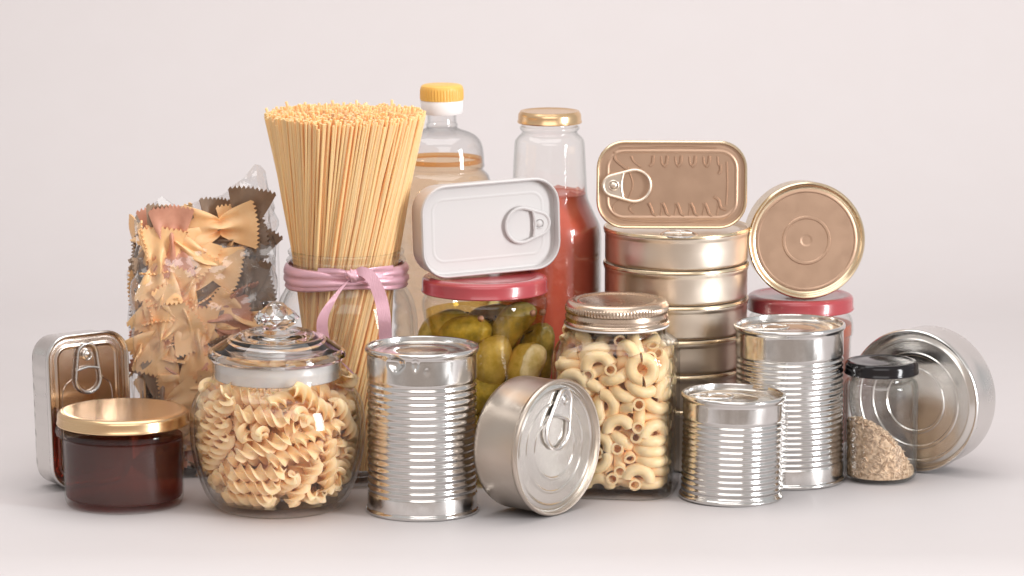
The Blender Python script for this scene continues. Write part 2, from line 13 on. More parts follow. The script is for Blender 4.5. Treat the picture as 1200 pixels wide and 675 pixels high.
FARFALLE = [[2.05,-0.69,0.44,0.71,-0.0,-0.0,0.71],[4.65,-0.0,1.61,0.47,-0.53,0.53,-0.47],[4.2,0.34,2.31,0.59,-0.0,0.81,-0.0],[-1.17,0.17,0.6,0.05,-0.96,0.29,-0.04],[-2.79,0.37,0.89,0.62,0.1,-0.04,-0.77],[0.54,-0.68,1.11,0.23,-0.03,0.11,-0.97],[2.58,2.55,1.61,0.04,-0.04,-0.71,0.71],[-2.68,-0.72,2.07,0.64,0.13,-0.34,0.68],[-3.3,0.79,2.6,0.68,0.2,-0.35,0.61],[2.47,-2.59,3.52,0.04,-0.01,0.71,-0.71],[1.46,-0.74,1.45,0.71,0.11,-0.04,0.7],[-1.16,2.65,2.51,0.5,0.5,0.5,-0.5],[-3.27,-2.58,2.38,0.48,0.52,0.48,-0.52],[-2.07,1.37,2.34,0.04,-0.11,-0.39,0.91],[1.27,1.8,1.61,0.71,0.71,-0.04,-0.04],[2.44,-0.7,1.96,0.69,0.06,-0.09,0.72],[2.18,2.15,1.61,0.71,0.71,-0.04,-0.04],[2.39,2.63,4.39,0.01,-0.01,-0.71,0.71],[-2.39,0.87,2.35,0.92,0.38,-0.13,0.0],[1.8,-1.18,2.28,0.07,0.03,0.11,-0.99],[1.59,2.66,7.17,0.71,0.71,-0.0,-0.0],[-3.44,-0.47,2.72,0.68,0.29,0.09,-0.67],[1.59,-1.02,2.75,0.99,0.11,-0.02,0.03],[0.34,-2.25,3.97,0.1,-0.01,0.66,-0.75],[-3.61,-0.26,3.41,0.07,-0.71,-0.66,-0.26],[-2.11,0.6,5.44,0.34,0.35,0.19,-0.85],[2.68,0.33,3.97,0.15,0.69,0.7,-0.13],[-0.82,1.34,5.19,0.77,0.44,0.17,-0.42],[-1.3,-0.82,5.06,0.49,0.63,-0.19,0.57],[1.55,2.17,5.94,0.58,0.58,0.39,-0.41],[2.23,-0.07,3.61,0.98,-0.19,-0.02,0.09],[-3.31,-0.33,5.35,0.47,-0.44,0.75,-0.15],[3.17,0.35,4.67,0.23,0.71,0.66,-0.05],[-0.18,0.77,5.36,0.78,0.44,-0.24,0.37],[-4.19,-0.22,4.99,0.32,0.68,0.44,0.49],[2.41,-2.08,6.16,0.71,0.64,0.24,-0.16],[1.91,-1.44,6.81,0.07,0.09,0.7,-0.7],[3.35,0.71,6.6,0.7,0.55,0.29,0.34],[0.84,-0.02,5.63,0.05,0.29,-0.68,-0.67],[-0.88,-2.26,6.63,0.12,-0.04,0.7,-0.7],[2.89,0.74,6.33,0.71,0.54,0.31,0.32],[3.89,-0.39,9.66,0.14,-0.79,0.25,-0.54],[4.33,-0.02,6.52,0.0,0.79,0.0,-0.62],[-0.19,0.01,8.2,0.58,-0.15,-0.0,-0.8],[-1.84,-0.5,7.78,0.93,-0.03,0.15,0.32],[-0.24,-1.08,5.55,0.25,0.01,0.69,-0.68],[-1.15,-0.41,8.06,0.16,0.37,-0.92,0.03],[1.73,-0.09,8.44,0.71,-0.07,-0.06,-0.7],[2.19,-2.55,7.1,0.68,-0.69,-0.2,-0.14],[-4.49,0.0,5.77,0.44,0.55,0.56,0.44],[2.29,-0.25,9.33,0.69,0.07,-0.2,-0.69],[4.76,-0.02,7.65,0.49,-0.51,0.49,-0.51],[-1.21,-1.91,4.71,0.38,0.51,-0.48,0.6],[0.57,-2.66,9.67,0.7,-0.7,-0.11,-0.11],[1.7,0.16,9.49,0.0,-0.19,0.1,0.98],[0.79,-0.67,9.77,0.1,0.98,0.04,0.19],[-2.63,1.13,8.65,0.31,0.38,0.78,-0.37],[-3.43,-0.38,10.93,0.02,-0.73,0.66,-0.17],[-2.56,1.89,9.17,0.46,0.87,-0.07,0.14],[-3.16,-0.37,11.67,0.71,-0.08,-0.08,-0.7],[-2.56,-0.59,12.17,0.08,0.71,-0.7,0.07],[4.51,-0.04,9.52,0.45,0.55,0.56,0.43],[-2.16,-1.47,9.97,0.96,-0.19,-0.18,-0.05],[3.41,-0.79,11.94,0.71,-0.12,-0.32,-0.61],[0.61,1.3,10.19,0.34,-0.27,0.47,0.77],[2.11,2.41,10.15,0.62,0.78,0.03,-0.06],[-4.69,-1.0,8.01,0.03,-0.68,-0.04,0.73],[-2.33,-0.27,12.55,0.0,-0.04,-0.99,0.11],[-2.69,0.56,8.68,0.31,0.38,0.79,-0.38],[-4.76,0.21,12.97,0.03,0.71,0.03,0.71],[1.67,-1.6,11.35,0.04,0.01,0.97,-0.25],[-0.62,-1.05,9.77,0.03,0.19,-0.11,-0.98],[2.46,-1.96,14.29,0.75,0.64,-0.1,0.14],[-2.57,2.33,10.14,0.61,0.79,-0.01,0.05],[3.62,-0.02,12.27,0.68,-0.18,-0.39,-0.59],[-0.66,-0.34,11.91,0.06,-0.75,0.61,-0.26],[2.78,0.16,13.13,0.59,0.76,0.23,0.12],[-0.02,-0.79,11.45,0.98,-0.14,-0.12,-0.06],[-2.39,0.33,15.29,0.07,0.04,0.87,0.49],[1.92,1.78,10.56,0.45,0.57,-0.56,0.39],[-1.03,2.66,11.97,0.04,0.04,0.71,-0.71],[-3.18,1.53,8.68,0.24,0.58,-0.65,0.42],[-2.38,-0.12,15.46,0.03,-0.06,-0.49,0.87],[-2.55,2.23,13.0,0.69,-0.72,-0.02,-0.02],[-2.42,1.17,15.58,0.44,-0.9,0.01,-0.09],[2.1,-2.62,14.42,0.08,-0.09,0.69,0.71],[-0.35,-0.46,13.3,0.5,0.01,-0.22,-0.84],[-2.8,1.78,12.93,0.0,-0.0,-0.69,0.72],[-3.15,-0.07,16.21,0.64,0.3,-0.38,0.6],[2.51,2.38,15.82,0.07,-0.12,-0.62,-0.78],[-0.87,-0.93,15.59,0.02,0.11,-0.46,0.88],[0.08,-0.2,17.17,0.23,0.04,0.29,-0.93],[-2.42,-1.08,13.58,0.97,-0.16,-0.11,-0.11],[-4.76,0.0,16.57,0.49,-0.51,-0.49,0.51],[1.04,-1.36,17.05,0.56,0.32,0.63,-0.43],[1.6,1.36,13.32,0.82,-0.55,0.0,-0.13],[-0.51,2.38,16.09,0.37,0.28,-0.71,0.53],[-1.45,1.47,14.78,0.89,0.44,-0.04,-0.11],[-3.15,-0.56,13.73,0.69,-0.19,0.06,0.7],[-2.46,-1.97,17.36,0.01,0.0,-0.62,0.79],[2.42,1.96,13.85,0.51,0.81,0.19,-0.22],[2.43,1.91,12.84,0.49,0.8,0.24,-0.24],[2.53,-2.16,16.66,0.51,-0.53,-0.5,-0.46],[3.21,-0.61,14.51,0.34,0.72,-0.36,0.48],[4.31,0.29,18.44,0.56,-0.32,-0.63,0.44],[-2.07,1.18,14.96,0.12,-0.04,-0.44,0.89],[-2.5,-2.64,16.74,0.5,0.5,0.49,-0.5],[1.08,0.75,15.95,0.73,0.38,0.28,-0.5],[1.51,0.52,18.2,0.13,-0.18,0.2,-0.95],[-3.03,-1.68,16.7,0.41,-0.52,-0.59,-0.46],[-0.6,0.22,18.04,0.47,0.17,-0.24,0.83],[3.21,2.02,14.87,0.54,-0.34,0.49,0.6],[1.44,-2.64,17.92,0.56,0.55,0.44,-0.43],[2.43,0.58,16.88,0.29,-0.95,-0.09,0.05],[3.95,-0.22,18.33,0.33,0.55,0.45,0.62],[0.62,2.6,18.25,0.67,0.68,-0.23,0.19],[-2.42,-0.32,17.91,0.24,-0.01,0.88,0.4],[1.47,-1.66,17.0,0.65,0.71,0.03,0.29]]
# strengths of the lights
WORLD, KEY, TOP, BACK, FRONT = .62, 88.0, 6.4, 3.5, 11.5
ROOM, ROOM_LOW = (.90, .775, .70), (.62, .53, .47)

# ------------------------------------------------------------------ camera survey
CAMY, CAMZ, PITCH, FPX = -2.537, 0.569, R_(9.3), 4500.0
SP, CP = math.sin(PITCH), math.cos(PITCH)
def pz(py, Y):                      # height seen at picture row py on the upright plane at depth Y
    v = (337.5 - py) / FPX
    return CAMZ + (Y - CAMY) * (-SP + v * CP) / (CP + v * SP)
def sc(Y, z=0.08):                  # metres per picture pixel at that depth and height
    return ((Y - CAMY) * CP + (CAMZ - z) * SP) / FPX
def wx(px, Y, z=0.08):
    return (px - 600.0) * sc(Y, z)

# ------------------------------------------------------------------ materials
def new_mat(name):
    m = bpy.data.materials.new(name); m.use_nodes = True
    nt = m.node_tree; nt.nodes.clear()
    out = nt.nodes.new('ShaderNodeOutputMaterial')
    return m, nt, out
def N(nt, t, **kw):
    n = nt.nodes.new(t)
    for k, v in kw.items():
        if k in n.inputs: n.inputs[k].default_value = v
        else: setattr(n, k, v)
    return n
def noise_node(nt, scale, detail=4, rough=.55, stretch=None):
    tc = N(nt, 'ShaderNodeTexCoord')
    src = tc.outputs['Object']
    if stretch:
        mp = N(nt, 'ShaderNodeMapping'); mp.inputs['Scale'].default_value = stretch
        nt.links.new(src, mp.inputs['Vector']); src = mp.outputs['Vector']
    n = N(nt, 'ShaderNodeTexNoise', Scale=scale, Detail=detail, Roughness=rough)
    nt.links.new(src, n.inputs['Vector'])
    return n.outputs['Fac']
def ramp(nt, fac, lo, hi, a=.35, b=.65):
    r = N(nt, 'ShaderNodeMapRange'); r.inputs['From Min'].default_value = a; r.inputs['From Max'].default_value = b
    r.inputs['To Min'].default_value = lo; r.inputs['To Max'].default_value = hi
    nt.links.new(fac, r.inputs['Value']); return r.outputs['Result']
def mixcol(nt, fac, a, b):
    m = N(nt, 'ShaderNodeMix', data_type='RGBA')
    if isinstance(fac, float): m.inputs[0].default_value = fac
    else: nt.links.new(fac, m.inputs[0])
    for i, c in ((6, a), (7, b)):
        if isinstance(c, tuple): m.inputs[i].default_value = (*c, 1)
        else: nt.links.new(c, m.inputs[i])
    return m.outputs[2]
def P(name, col, metal=0.0, rough=.5, col2=None, vscale=60, rvar=0.0, rscale=40, bump=0.0, bscale=300,
      stretch=None, sss=0.0, sss_r=(.004, .002, .001), coat=0.0, spec=.5, aniso=0.0, rnd=0.0, sheen=0.0, detail=4, bdist=.001):
    m, nt, out = new_mat(name)
    b = N(nt, 'ShaderNodeBsdfPrincipled'); nt.links.new(b.outputs[0], out.inputs[0])
    b.inputs['Base Color'].default_value = (*col, 1)
    b.inputs['Metallic'].default_value = metal; b.inputs['Roughness'].default_value = rough
    b.inputs['Specular IOR Level'].default_value = spec
    b.inputs['Coat Weight'].default_value = coat; b.inputs['Coat Roughness'].default_value = .08
    b.inputs['Anisotropic'].default_value = aniso
    b.inputs['Sheen Weight'].default_value = sheen
    if sss:
        b.inputs['Subsurface Weight'].default_value = sss
        b.inputs['Subsurface Radius'].default_value = sss_r; b.inputs['Subsurface Scale'].default_value = 1.0
    c = None
    if col2:
        c = mixcol(nt, ramp(nt, noise_node(nt, vscale, detail), 0, 1), col, col2)
    if rnd:
        oi = N(nt, 'ShaderNodeObjectInfo')
        hs = N(nt, 'ShaderNodeHueSaturation')
        nt.links.new(ramp(nt, oi.outputs['Random'], 1 - rnd, 1 + rnd, 0, 1), hs.inputs['Value'])
        if c is None: hs.inputs['Color'].default_value = (*col, 1)
        else: nt.links.new(c, hs.inputs['Color'])
        c = hs.outputs[0]
    if c is not None: nt.links.new(c, b.inputs['Base Color'])
    if rvar:
        nt.links.new(ramp(nt, noise_node(nt, rscale, 5, .65, stretch), max(.02, rough - rvar), rough + rvar), b.inputs['Roughness'])
    if bump:
        bp = N(nt, 'ShaderNodeBump', Strength=bump, Distance=bdist)
        nt.links.new(noise_node(nt, bscale, 3, .5, stretch), bp.inputs['Height'])
        nt.links.new(bp.outputs[0], b.inputs['Normal'])
    return m
def thin_glass(name, tint=(1, 1, 1), edge=(.76, .785, .77), f0=.04, rough=.015, bump=.05, bscale=35, gain=1.0, ridged=False, stretch=None, edge_pow=3.0, veil=0.0):
    """clear wall: straight-through view, mirror share that grows towards grazing, deeper tint where the path is long"""
    m, nt, out = new_mat(name)
    lw = N(nt, 'ShaderNodeLayerWeight', Blend=.5)
    bp = None
    if bump:
        bp = N(nt, 'ShaderNodeBump', Strength=bump, Distance=.003)
        h = noise_node(nt, bscale, 3 if not ridged else 5, .5, stretch)
        if ridged:
            s1 = N(nt, 'ShaderNodeMath', operation='SUBTRACT'); nt.links.new(h, s1.inputs[0]); s1.inputs[1].default_value = .5
            s2 = N(nt, 'ShaderNodeMath', operation='ABSOLUTE'); nt.links.new(s1.outputs[0], s2.inputs[0]); h = s2.outputs[0]
        nt.links.new(h, bp.inputs['Height'])
        nt.links.new(bp.outputs[0], lw.inputs['Normal'])
    pw = N(nt, 'ShaderNodeMath', operation='POWER'); nt.links.new(lw.outputs['Facing'], pw.inputs[0]); pw.inputs[1].default_value = 5
    ma = N(nt, 'ShaderNodeMath', operation='MULTIPLY_ADD', use_clamp=True); nt.links.new(pw.outputs[0], ma.inputs[0])
    ma.inputs[1].default_value = gain * (1 - f0); ma.inputs[2].default_value = f0
    pe = N(nt, 'ShaderNodeMath', operation='POWER'); nt.links.new(lw.outputs['Facing'], pe.inputs[0]); pe.inputs[1].default_value = edge_pow
    col = mixcol(nt, pe.outputs[0], tint, tuple(t * e for t, e in zip(tint, edge)))
    tr = N(nt, 'ShaderNodeBsdfTransparent'); nt.links.new(col, tr.inputs[0])
    base = tr.outputs[0]
    if veil:
        df = N(nt, 'ShaderNodeBsdfDiffuse'); df.inputs['Color'].default_value = (.9, .9, .9, 1)
        mv = N(nt, 'ShaderNodeMixShader'); mv.inputs[0].default_value = veil
        nt.links.new(base, mv.inputs[1]); nt.links.new(df.outputs[0], mv.inputs[2]); base = mv.outputs[0]
    gl = N(nt, 'ShaderNodeBsdfGlossy', Roughness=rough)
    if bp: nt.links.new(bp.outputs[0], gl.inputs['Normal'])
    mx = N(nt, 'ShaderNodeMixShader'); nt.links.new(ma.outputs[0], mx.inputs[0])
    nt.links.new(base, mx.inputs[1]); nt.links.new(gl.outputs[0], mx.inputs[2])
    nt.links.new(mx.outputs[0], out.inputs[0])
    return m
def liquid(name, tint, body, dens):
    """tinted liquid: part seen through, part cloudy body colour"""
    m, nt, out = new_mat(name)
    tr = N(nt, 'ShaderNodeBsdfTransparent'); tr.inputs[0].default_value = (*tint, 1)
    b = N(nt, 'ShaderNodeBsdfPrincipled'); b.inputs['Base Color'].default_value = (*body, 1); b.inputs['Roughness'].default_value = .12
    mx = N(nt, 'ShaderNodeMixShader'); mx.inputs[0].default_value = dens
    nt.links.new(tr.outputs[0], mx.inputs[1]); nt.links.new(b.outputs[0], mx.inputs[2]); nt.links.new(mx.outputs[0], out.inputs[0])
    return m
def solid_glass(name, col=(1, 1, 1), rough=0.0):
    m, nt, out = new_mat(name)
    b = N(nt, 'ShaderNodeBsdfPrincipled'); b.inputs['Base Color'].default_value = (*col, 1)
    b.inputs['Transmission Weight'].default_value = 1; b.inputs['Roughness'].default_value = rough; b.inputs['IOR'].default_value = 1.5
    nt.links.new(b.outputs[0], out.inputs[0]); return m

M = {}
M['table'] = P('white_paper', (.66, .618, .616), rough=.6, spec=.25, col2=(.655, .612, .609), vscale=25, bump=.05, bscale=900)
M['tin'] = P('tinplate', (.71, .695, .68), 1, .17, col2=(.65, .63, .61), vscale=70, rvar=.08, rscale=130, stretch=(1, 1, .25), bump=.015, bscale=260)
M['tin_soft'] = P('satin_tin', (.72, .70, .68), 1, .24, rvar=.04, rscale=60)
M['steel_warm'] = P('warm_satin_steel', (.60, .525, .455), 1, .34, rvar=.05, rscale=50, bump=.03, bscale=400)
M['tin_face'] = P('tin_lid', (.74, .71, .67), 1, .22, rvar=.05, rscale=90, bump=.008, bscale=90)
M['gold_can'] = P('champagne_lacquer', (.85, .75, .64), 1, .33, rvar=.03, rscale=40)
M['gold_rim'] = P('gold_lacquer_rim', (.80, .65, .45), 1, .24)
M['bronze_tin'] = P('bronze_tin', (.66, .56, .49), 1, .2, rvar=.03, rscale=40)
M['gold_matte'] = P('matte_gold_lacquer', (.53, .355, .25), .8, .44, rvar=.05, rscale=60, bump=.02, bscale=300)
M['gold_lid'] = P('gold_lid_lacquer', (.78, .54, .31), .95, .25)
M['pewter_lid'] = P('brown_gold_lid', (.62, .49, .385), 1, .27, rvar=.03, rscale=40)
M['white_lacquer'] = P('white_lacquer', (.60, .578, .57), 0, .42, spec=.35)
M['red_lid'] = P('red_lacquer', (.42, .055, .065), 0, .26, coat=.5, bump=.02, bscale=150)
M['black_lid'] = P('black_lacquer', (.010, .008, .009), 0, .12, spec=.4)
M['yellow_cap'] = P('yellow_plastic', (.80, .46, .10), 0, .38, sss=.15)
M['collar'] = P('white_plastic', (.86, .84, .83), 0, .4)
M['glass'] = thin_glass('jar_glass', tint=(.998, .998, .996), f0=.032, edge_pow=4.0)
M['spice_glass'] = thin_glass('small_jar_glass', tint=(.998, .998, .996), edge=(.62, .66, .65), f0=.055, bump=.4, bscale=70, edge_pow=2.6)
M['glass_wet'] = thin_glass('filled_jar_glass', tint=(.998, .998, .996), edge=(.85, .86, .85), f0=.026, gain=.35, bump=.12, bscale=45, edge_pow=4.0)
M['glass_wavy'] = thin_glass('wavy_jar_glass', tint=(.998, .998, .996), f0=.036, bump=.26, bscale=50, edge_pow=4.0)
M['pet'] = thin_glass('bottle_plastic', tint=(.985, .985, .985), edge=(.72, .74, .74), bump=.1, bscale=30)
M['cello'] = thin_glass('cellophane', tint=(.99, .99, .99), edge=(.9, .91, .91), f0=.13, rough=.10, bump=.9, bscale=22, ridged=True, edge_pow=2.0, veil=.03)
M['cut_glass'] = solid_glass('cut_glass', (.98, .985, .985))
M['seal'] = thin_glass('clear_seal', tint=(.88, .87, .86), edge=(.7, .7, .7), f0=.08, rough=.25, bump=.1, veil=.5)
M['oil'] = liquid('oil_tint', (.972, .862, .73), (.92, .66, .43), .06)
M['oil_rim'] = liquid('oil_meniscus_refraction', (.93, .72, .48), (.85, .58, .34), .10)  # meniscus tinted deeper, standing in for light refracted at the oil's edge
M['sauce_film'] = liquid('sauce_film', (.88, .55, .48), (.62, .16, .10), .25)
M['jam'] = liquid('jam_tint', (.58, .18, .11), (.14, .05, .038), .34)
M['brine'] = liquid('brine_tint', (.93, .84, .52), (.36, .27, .08), .07)
M['passata'] = P('passata', (.66, .13, .075), 0, .25, col2=(.60, .105, .06), vscale=30, sss=.1)
M['sauce'] = P('tomato_sauce', (.60, .15, .07), 0, .35, col2=(.52, .11, .05), vscale=60)
PS = (.006, .0035, .0015)
M['fusilli'] = P('fusilli_dough', (.965, .715, .435), 0, .42, col2=(.945, .655, .36), vscale=160, sss=.25, sss_r=PS, rnd=.05, spec=.35)
M['macaroni'] = P('macaroni_dough', (.955, .695, .41), 0, .38, col2=(.935, .635, .335), vscale=160, sss=.25, sss_r=PS, rnd=.06, spec=.35)
M['spaghetti'] = P('spaghetti_dough', (.97, .615, .305), 0, .34, sss=.42, sss_r=(.005, .004, .0025), rnd=.09, spec=.35)
M['far_pale'] = P('plain_farfalle_dough', (.92, .585, .31), 0, .42, col2=(.89, .51, .24), vscale=90, rnd=.08, sss=.12, sss_r=PS)
M['far_brown'] = P('dark_farfalle_dough', (.33, .235, .165), 0, .45, col2=(.26, .18, .125), vscale=90, rnd=.2)
M['far_red'] = P('red_farfalle_dough', (.62, .30, .20), 0, .5, col2=(.52, .23, .15), vscale=90, rnd=.12)
M['seed'] = P('cumin_seed', (.46, .295, .17), 0, .55, col2=(.88, .66, .45), vscale=330, detail=1)
M['pickle'] = P('gherkin_skin', (.66, .48, .11), 0, .22, col2=(.30, .235, .05), vscale=120, detail=6, bump=.5, bscale=420, spec=.6)
M['pickle_pale'] = P('pale_gherkin_skin', (.93, .72, .36), 0, .22, col2=(.66, .48, .14), vscale=110, detail=6, bump=.5, bscale=420, spec=.6)
M['herb'] = P('dark_herb', (.055, .045, .015), 0, .6)
M['peppercorn'] = P('peppercorn', (.45, .22, .13), 0, .5)
M['ribbon'] = P('pink_satin', (.78, .45, .53), .4, .34, bump=.25, bscale=1600, stretch=(1, 1, .2), sheen=.25, spec=.9, aniso=.5)

# ------------------------------------------------------------------ object helpers
def tag(o, label=None, cat=None, group=None, kind=None):
    if label: o['label'] = label
    if cat: o['category'] = cat
    if group: o['group'] = group
    if kind: o['kind'] = kind
    return o
def thing(name, label, cat, loc, rot=(0, 0, 0), group=None):
    o = bpy.data.objects.new(name, None); C.objects.link(o)
    o.empty_display_size = .02
    o.location = loc; o.rotation_euler = rot
    return tag(o, label, cat, group)
def put(name, bm, mat, parent=None, loc=None, smooth=True, ang=35):
    bmesh.ops.recalc_face_normals(bm, faces=bm.faces)
    me = bpy.data.meshes.new(name); bm.to_mesh(me); bm.free()
    if smooth:
        for p in me.polygons: p.use_smooth = True
        me.set_sharp_from_angle(angle=R_(ang))
    me.materials.append(mat)
    o = bpy.data.objects.new(name, me); C.objects.link(o)
    if parent: o.parent = parent
    if loc is not None: o.location = loc
    return o
def lathe(prof, seg=96, bm=None, wob=None, mat4=None):
    """prof: (r, z[, n]) from one pole or edge to the other; n > 2 squares the section"""
    bm = bm or bmesh.new()
    rings = []
    for p in prof:
        r, z = p[0], p[1]; n = p[2] if len(p) > 2 else 2
        if r < 1e-6:
            v = Vector((0, 0, z)); rings.append([bm.verts.new(mat4 @ v if mat4 else v)]); continue
        ring = []
        for i in range(seg):
            a = 2 * PI * i / seg; c, s = math.cos(a), math.sin(a)
            k = 1 if n == 2 else (abs(c) ** n + abs(s) ** n) ** (-1 / n)
            v = Vector((r * k * c, r * k * s, z))
            if wob: v = wob(v, a)
            ring.append(bm.verts.new(mat4 @ v if mat4 else v))
        rings.append(ring)
    for a, b in zip(rings, rings[1:]):
        if len(a) == 1 and len(b) == 1: continue
        for i in range(seg):
            j = (i + 1) % seg
            if len(a) == 1: bm.faces.new((a[0], b[j], b[i]))
            elif len(b) == 1: bm.faces.new((a[i], a[j], b[0]))
            else: bm.faces.new((a[i], a[j], b[j], b[i]))
    return bm
def tube(bm, pts, r, seg=8, closed=False, flat=1.0, up=Vector((0, 0, 1))):
    pts = [Vector(p) for p in pts]; n = len(pts); rings = []
    for i, p in enumerate(pts):
        a = pts[(i - 1) % n] if (closed or i > 0) else p
        b = pts[(i + 1) % n] if (closed or i < n - 1) else p
        t = (b - a).normalized()
        s = t.cross(up)
        if s.length < 1e-5: s = t.cross(Vector((1, 0, 0)))
        s.normalize(); u = s.cross(t).normalized()
        rr = r(i / max(1, n - 1)) if callable(r) else r
        rings.append([bm.verts.new(p + s * rr * math.cos(2 * PI * k / seg) + u * rr * flat * math.sin(2 * PI * k / seg)) for k in range(seg)])
    m = n if closed else n - 1
    for i in range(m):
        a, b = rings[i], rings[(i + 1) % n]
        for k in range(seg):
            l = (k + 1) % seg
            bm.faces.new((a[k], a[l], b[l], b[k]))
    if not closed:
        bm.faces.new(list(reversed(rings[0]))); bm.faces.new(rings[-1])
    return bm
def smooth_path(ctrl, n=40):
    """Catmull-Rom through control points"""
    pts = [Vector(c) for c in ctrl]; P_ = [pts[0] * 2 - pts[1]] + pts + [pts[-1] * 2 - pts[-2]]
    out = []; segs = len(pts) - 1
    for i in range(n + 1):
        u = i / n * segs; k = min(int(u), segs - 1); t = u - k
        a, b, c, d = P_[k:k + 4]
        out.append(.5 * ((2 * b) + (c - a) * t + (2 * a - 5 * b + 4 * c - d) * t * t + (3 * b - a - 3 * c + d) * t ** 3))
    return out
def rrect(w, h, rc, k=9):
    pts = []
    for cx, cy, a0 in ((w / 2 - rc, h / 2 - rc, 0), (-w / 2 + rc, h / 2 - rc, 90), (-w / 2 + rc, -h / 2 + rc, 180), (w / 2 - rc, -h / 2 + rc, 270)):
        for i in range(k):
            a = R_(a0 + 90 * i / (k - 1)); pts.append((cx + rc * math.cos(a), cy + rc * math.sin(a)))
    # extra points on the straight runs
    out = []
    for i, p in enumerate(pts):
        q = pts[(i + 1) % len(pts)]; out.append(p)
        L = math.hypot(q[0] - p[0], q[1] - p[1])
        for j in range(1, int(L / .004)):
            t = j / int(L / .004); out.append((p[0] + (q[0] - p[0]) * t, p[1] + (q[1] - p[1]) * t))
    return out
def loft_rr(w, h, rc, steps, bm=None, cap0=True, cap1=True, warp=None):
    """steps: (inset, z): nested rounded rectangles; every loop keeps the same point count"""
    bm = bm or bmesh.new(); base = rrect(w, h, rc); n = len(base); rings = []
    nrm = []
    for i in range(n):
        a = Vector(base[i - 1]); b = Vector(base[(i + 1) % n]); t = (b - a).normalized(); nrm.append(Vector((t.y, -t.x)))
    for ins, z in steps:
        ring = []
        for (x, y), m in zip(base, nrm):
            if ins <= rc * .85: p = Vector((x, y)) - m * ins
            else:
                f = ins - rc * .85; q = Vector((x, y)) - m * rc * .85
                p = Vector((q.x * (1 - f / (w / 2)), q.y * (1 - f / (h / 2))))
            v = Vector((p.x, p.y, z))
            if warp: v = warp(v, ins, m)
            ring.append(bm.verts.new(v))
        rings.append(ring)
    for a, b in zip(rings, rings[1:]):
        for i in range(n):
            j = (i + 1) % n; bm.faces.new((a[i], a[j], b[j], b[i]))
    if cap0: bm.faces.new(list(reversed(rings[0])))
    if cap1: bm.faces.new(rings[-1])
    return bm
def copy_thing(o, M4, label=None, group=None):
    c = o.copy(); C.objects.link(c); c.matrix_world = M4
    if label: c['label'] = label
    if group: c['group'] = group
    return c

# ------------------------------------------------------------------ shared parts
def lid_profile(R, zb, zt, dome=0.0, rec=.0007):
    h = zt - zb
    return [(0, zt - rec + dome), (R * .55, zt - rec + dome * .8), (R * .77, zt - rec), (R * .80, zt - rec * .75), (R * .84, zt - .0001), (R * .88, zt),
            (R * .93, zt - .0002), (R - .0012, zt - .0010), (R - .0003, zt - .0022), (R, zt - .0035), (R, zb + .0022), (R + .0004, zb + .0016),
            (R + .0006, zb + .0009), (R + .0003, zb + .0002), (R - .0006, zb), (R - .0016, zb + .0004), (R - .0016, zt - .004), (R * .8, zt - .0035), (0, zt - .0035)]
def glass_shell(outer, t=.0025, base_t=.006):
    """outer wall profile from the base edge up to the lip -> closed wall with an inner face and a thick base"""
    o = [(0, .0022)] + [(outer[0][0] * .72, .0022, *outer[0][2:])] + [(outer[0][0] * .9, .0004, *outer[0][2:])] + list(outer)
    inn = []
    for p in reversed(outer):
        if p[1] < base_t: continue
        inn.append((max(p[0] - t, .002), p[1], *p[2:]))
    b = outer[0]; last = inn[-1]
    inn += [(last[0] - .002, base_t + .0005, *b[2:]), (last[0] - .006, base_t, *b[2:]), (0, base_t)]
    return o + inn
def fine(prof, step=.0022):
    """resample a profile with a smooth curve"""
    v = [Vector((p[0], p[1], p[2] if len(p) > 2 else 2)) for p in prof]
    L = sum((a - b).length for a, b in zip([Vector((p.x, p.y, 0)) for p in v], [Vector((p.x, p.y, 0)) for p in v][1:]))
    q = smooth_path(v, max(12, int(L / step)))
    return [(p.x, p.y, p.z) if len(prof[0]) > 2 else (p.x, p.y) for p in q]
def pull_tab(parent, M4, L=.034, r1=.0105, r2=.0065, t=.0011, mat=None, two_holes=False, lift=0.0):
    """ring pull lying on its lid; rivet at the origin, ring towards +x"""
    mat = mat or M['tin_soft']
    bm = bmesh.new()
    x1 = L - r1 - r2
    th = math.acos((r2 - r1) / x1) if x1 > abs(r1 - r2) else PI / 2
    pts = []
    for i in range(25):
        a = -th + 2 * th * i / 24; pts.append((x1 + r1 * math.cos(a), r1 * math.sin(a), .0018 + lift * x1))
    for i in range(17):
        a = th + (2 * PI - 2 * th) * i / 16; pts.append((r2 * math.cos(a), r2 * math.sin(a), .0016))
    tube(bm, pts, t, 8, True, .8)
    # web between the rivet and the finger hole
    xb = x1 - r1 * (.72 if not two_holes else .66)
    hw = r2 + (r1 - r2) * max(0, xb) / x1
    tube(bm, [(xb, -hw, .0017), (xb - .001, -hw * .5, .0017), (xb - .0016, 0, .0017), (xb - .001, hw * .5, .0017), (xb, hw, .0017)], t * .85, 8)
    ring = []
    k = 18
    if not two_holes:
        top = [bm.verts.new((r2 * .95 * math.cos(a), r2 * .95 * math.sin(a), .0019)) for a in [PI / 2 + PI * i / k for i in range(k + 1)]]
        top += [bm.verts.new((xb, -hw, .0019)), bm.verts.new((xb, hw, .0019))]
        bot = [bm.verts.new((v.co.x, v.co.y, .0009)) for v in top]
        bm.faces.new(top); bm.faces.new(list(reversed(bot)))
        for i in range(len(top)):
            j = (i + 1) % len(top); bm.faces.new((top[i], top[j], bot[j], bot[i]))
    o = put('pull_tab', bm, mat, parent); o.matrix_local = M4
    rv = lathe([(0, .0026), (.0012, .0026), (.0021, .0022), (.0024, .0019), (.0030, .0019), (.0034, .0023), (.0040, .0019), (.0040, 0)], 24)
    put('rivet', rv, mat, o)
    return o

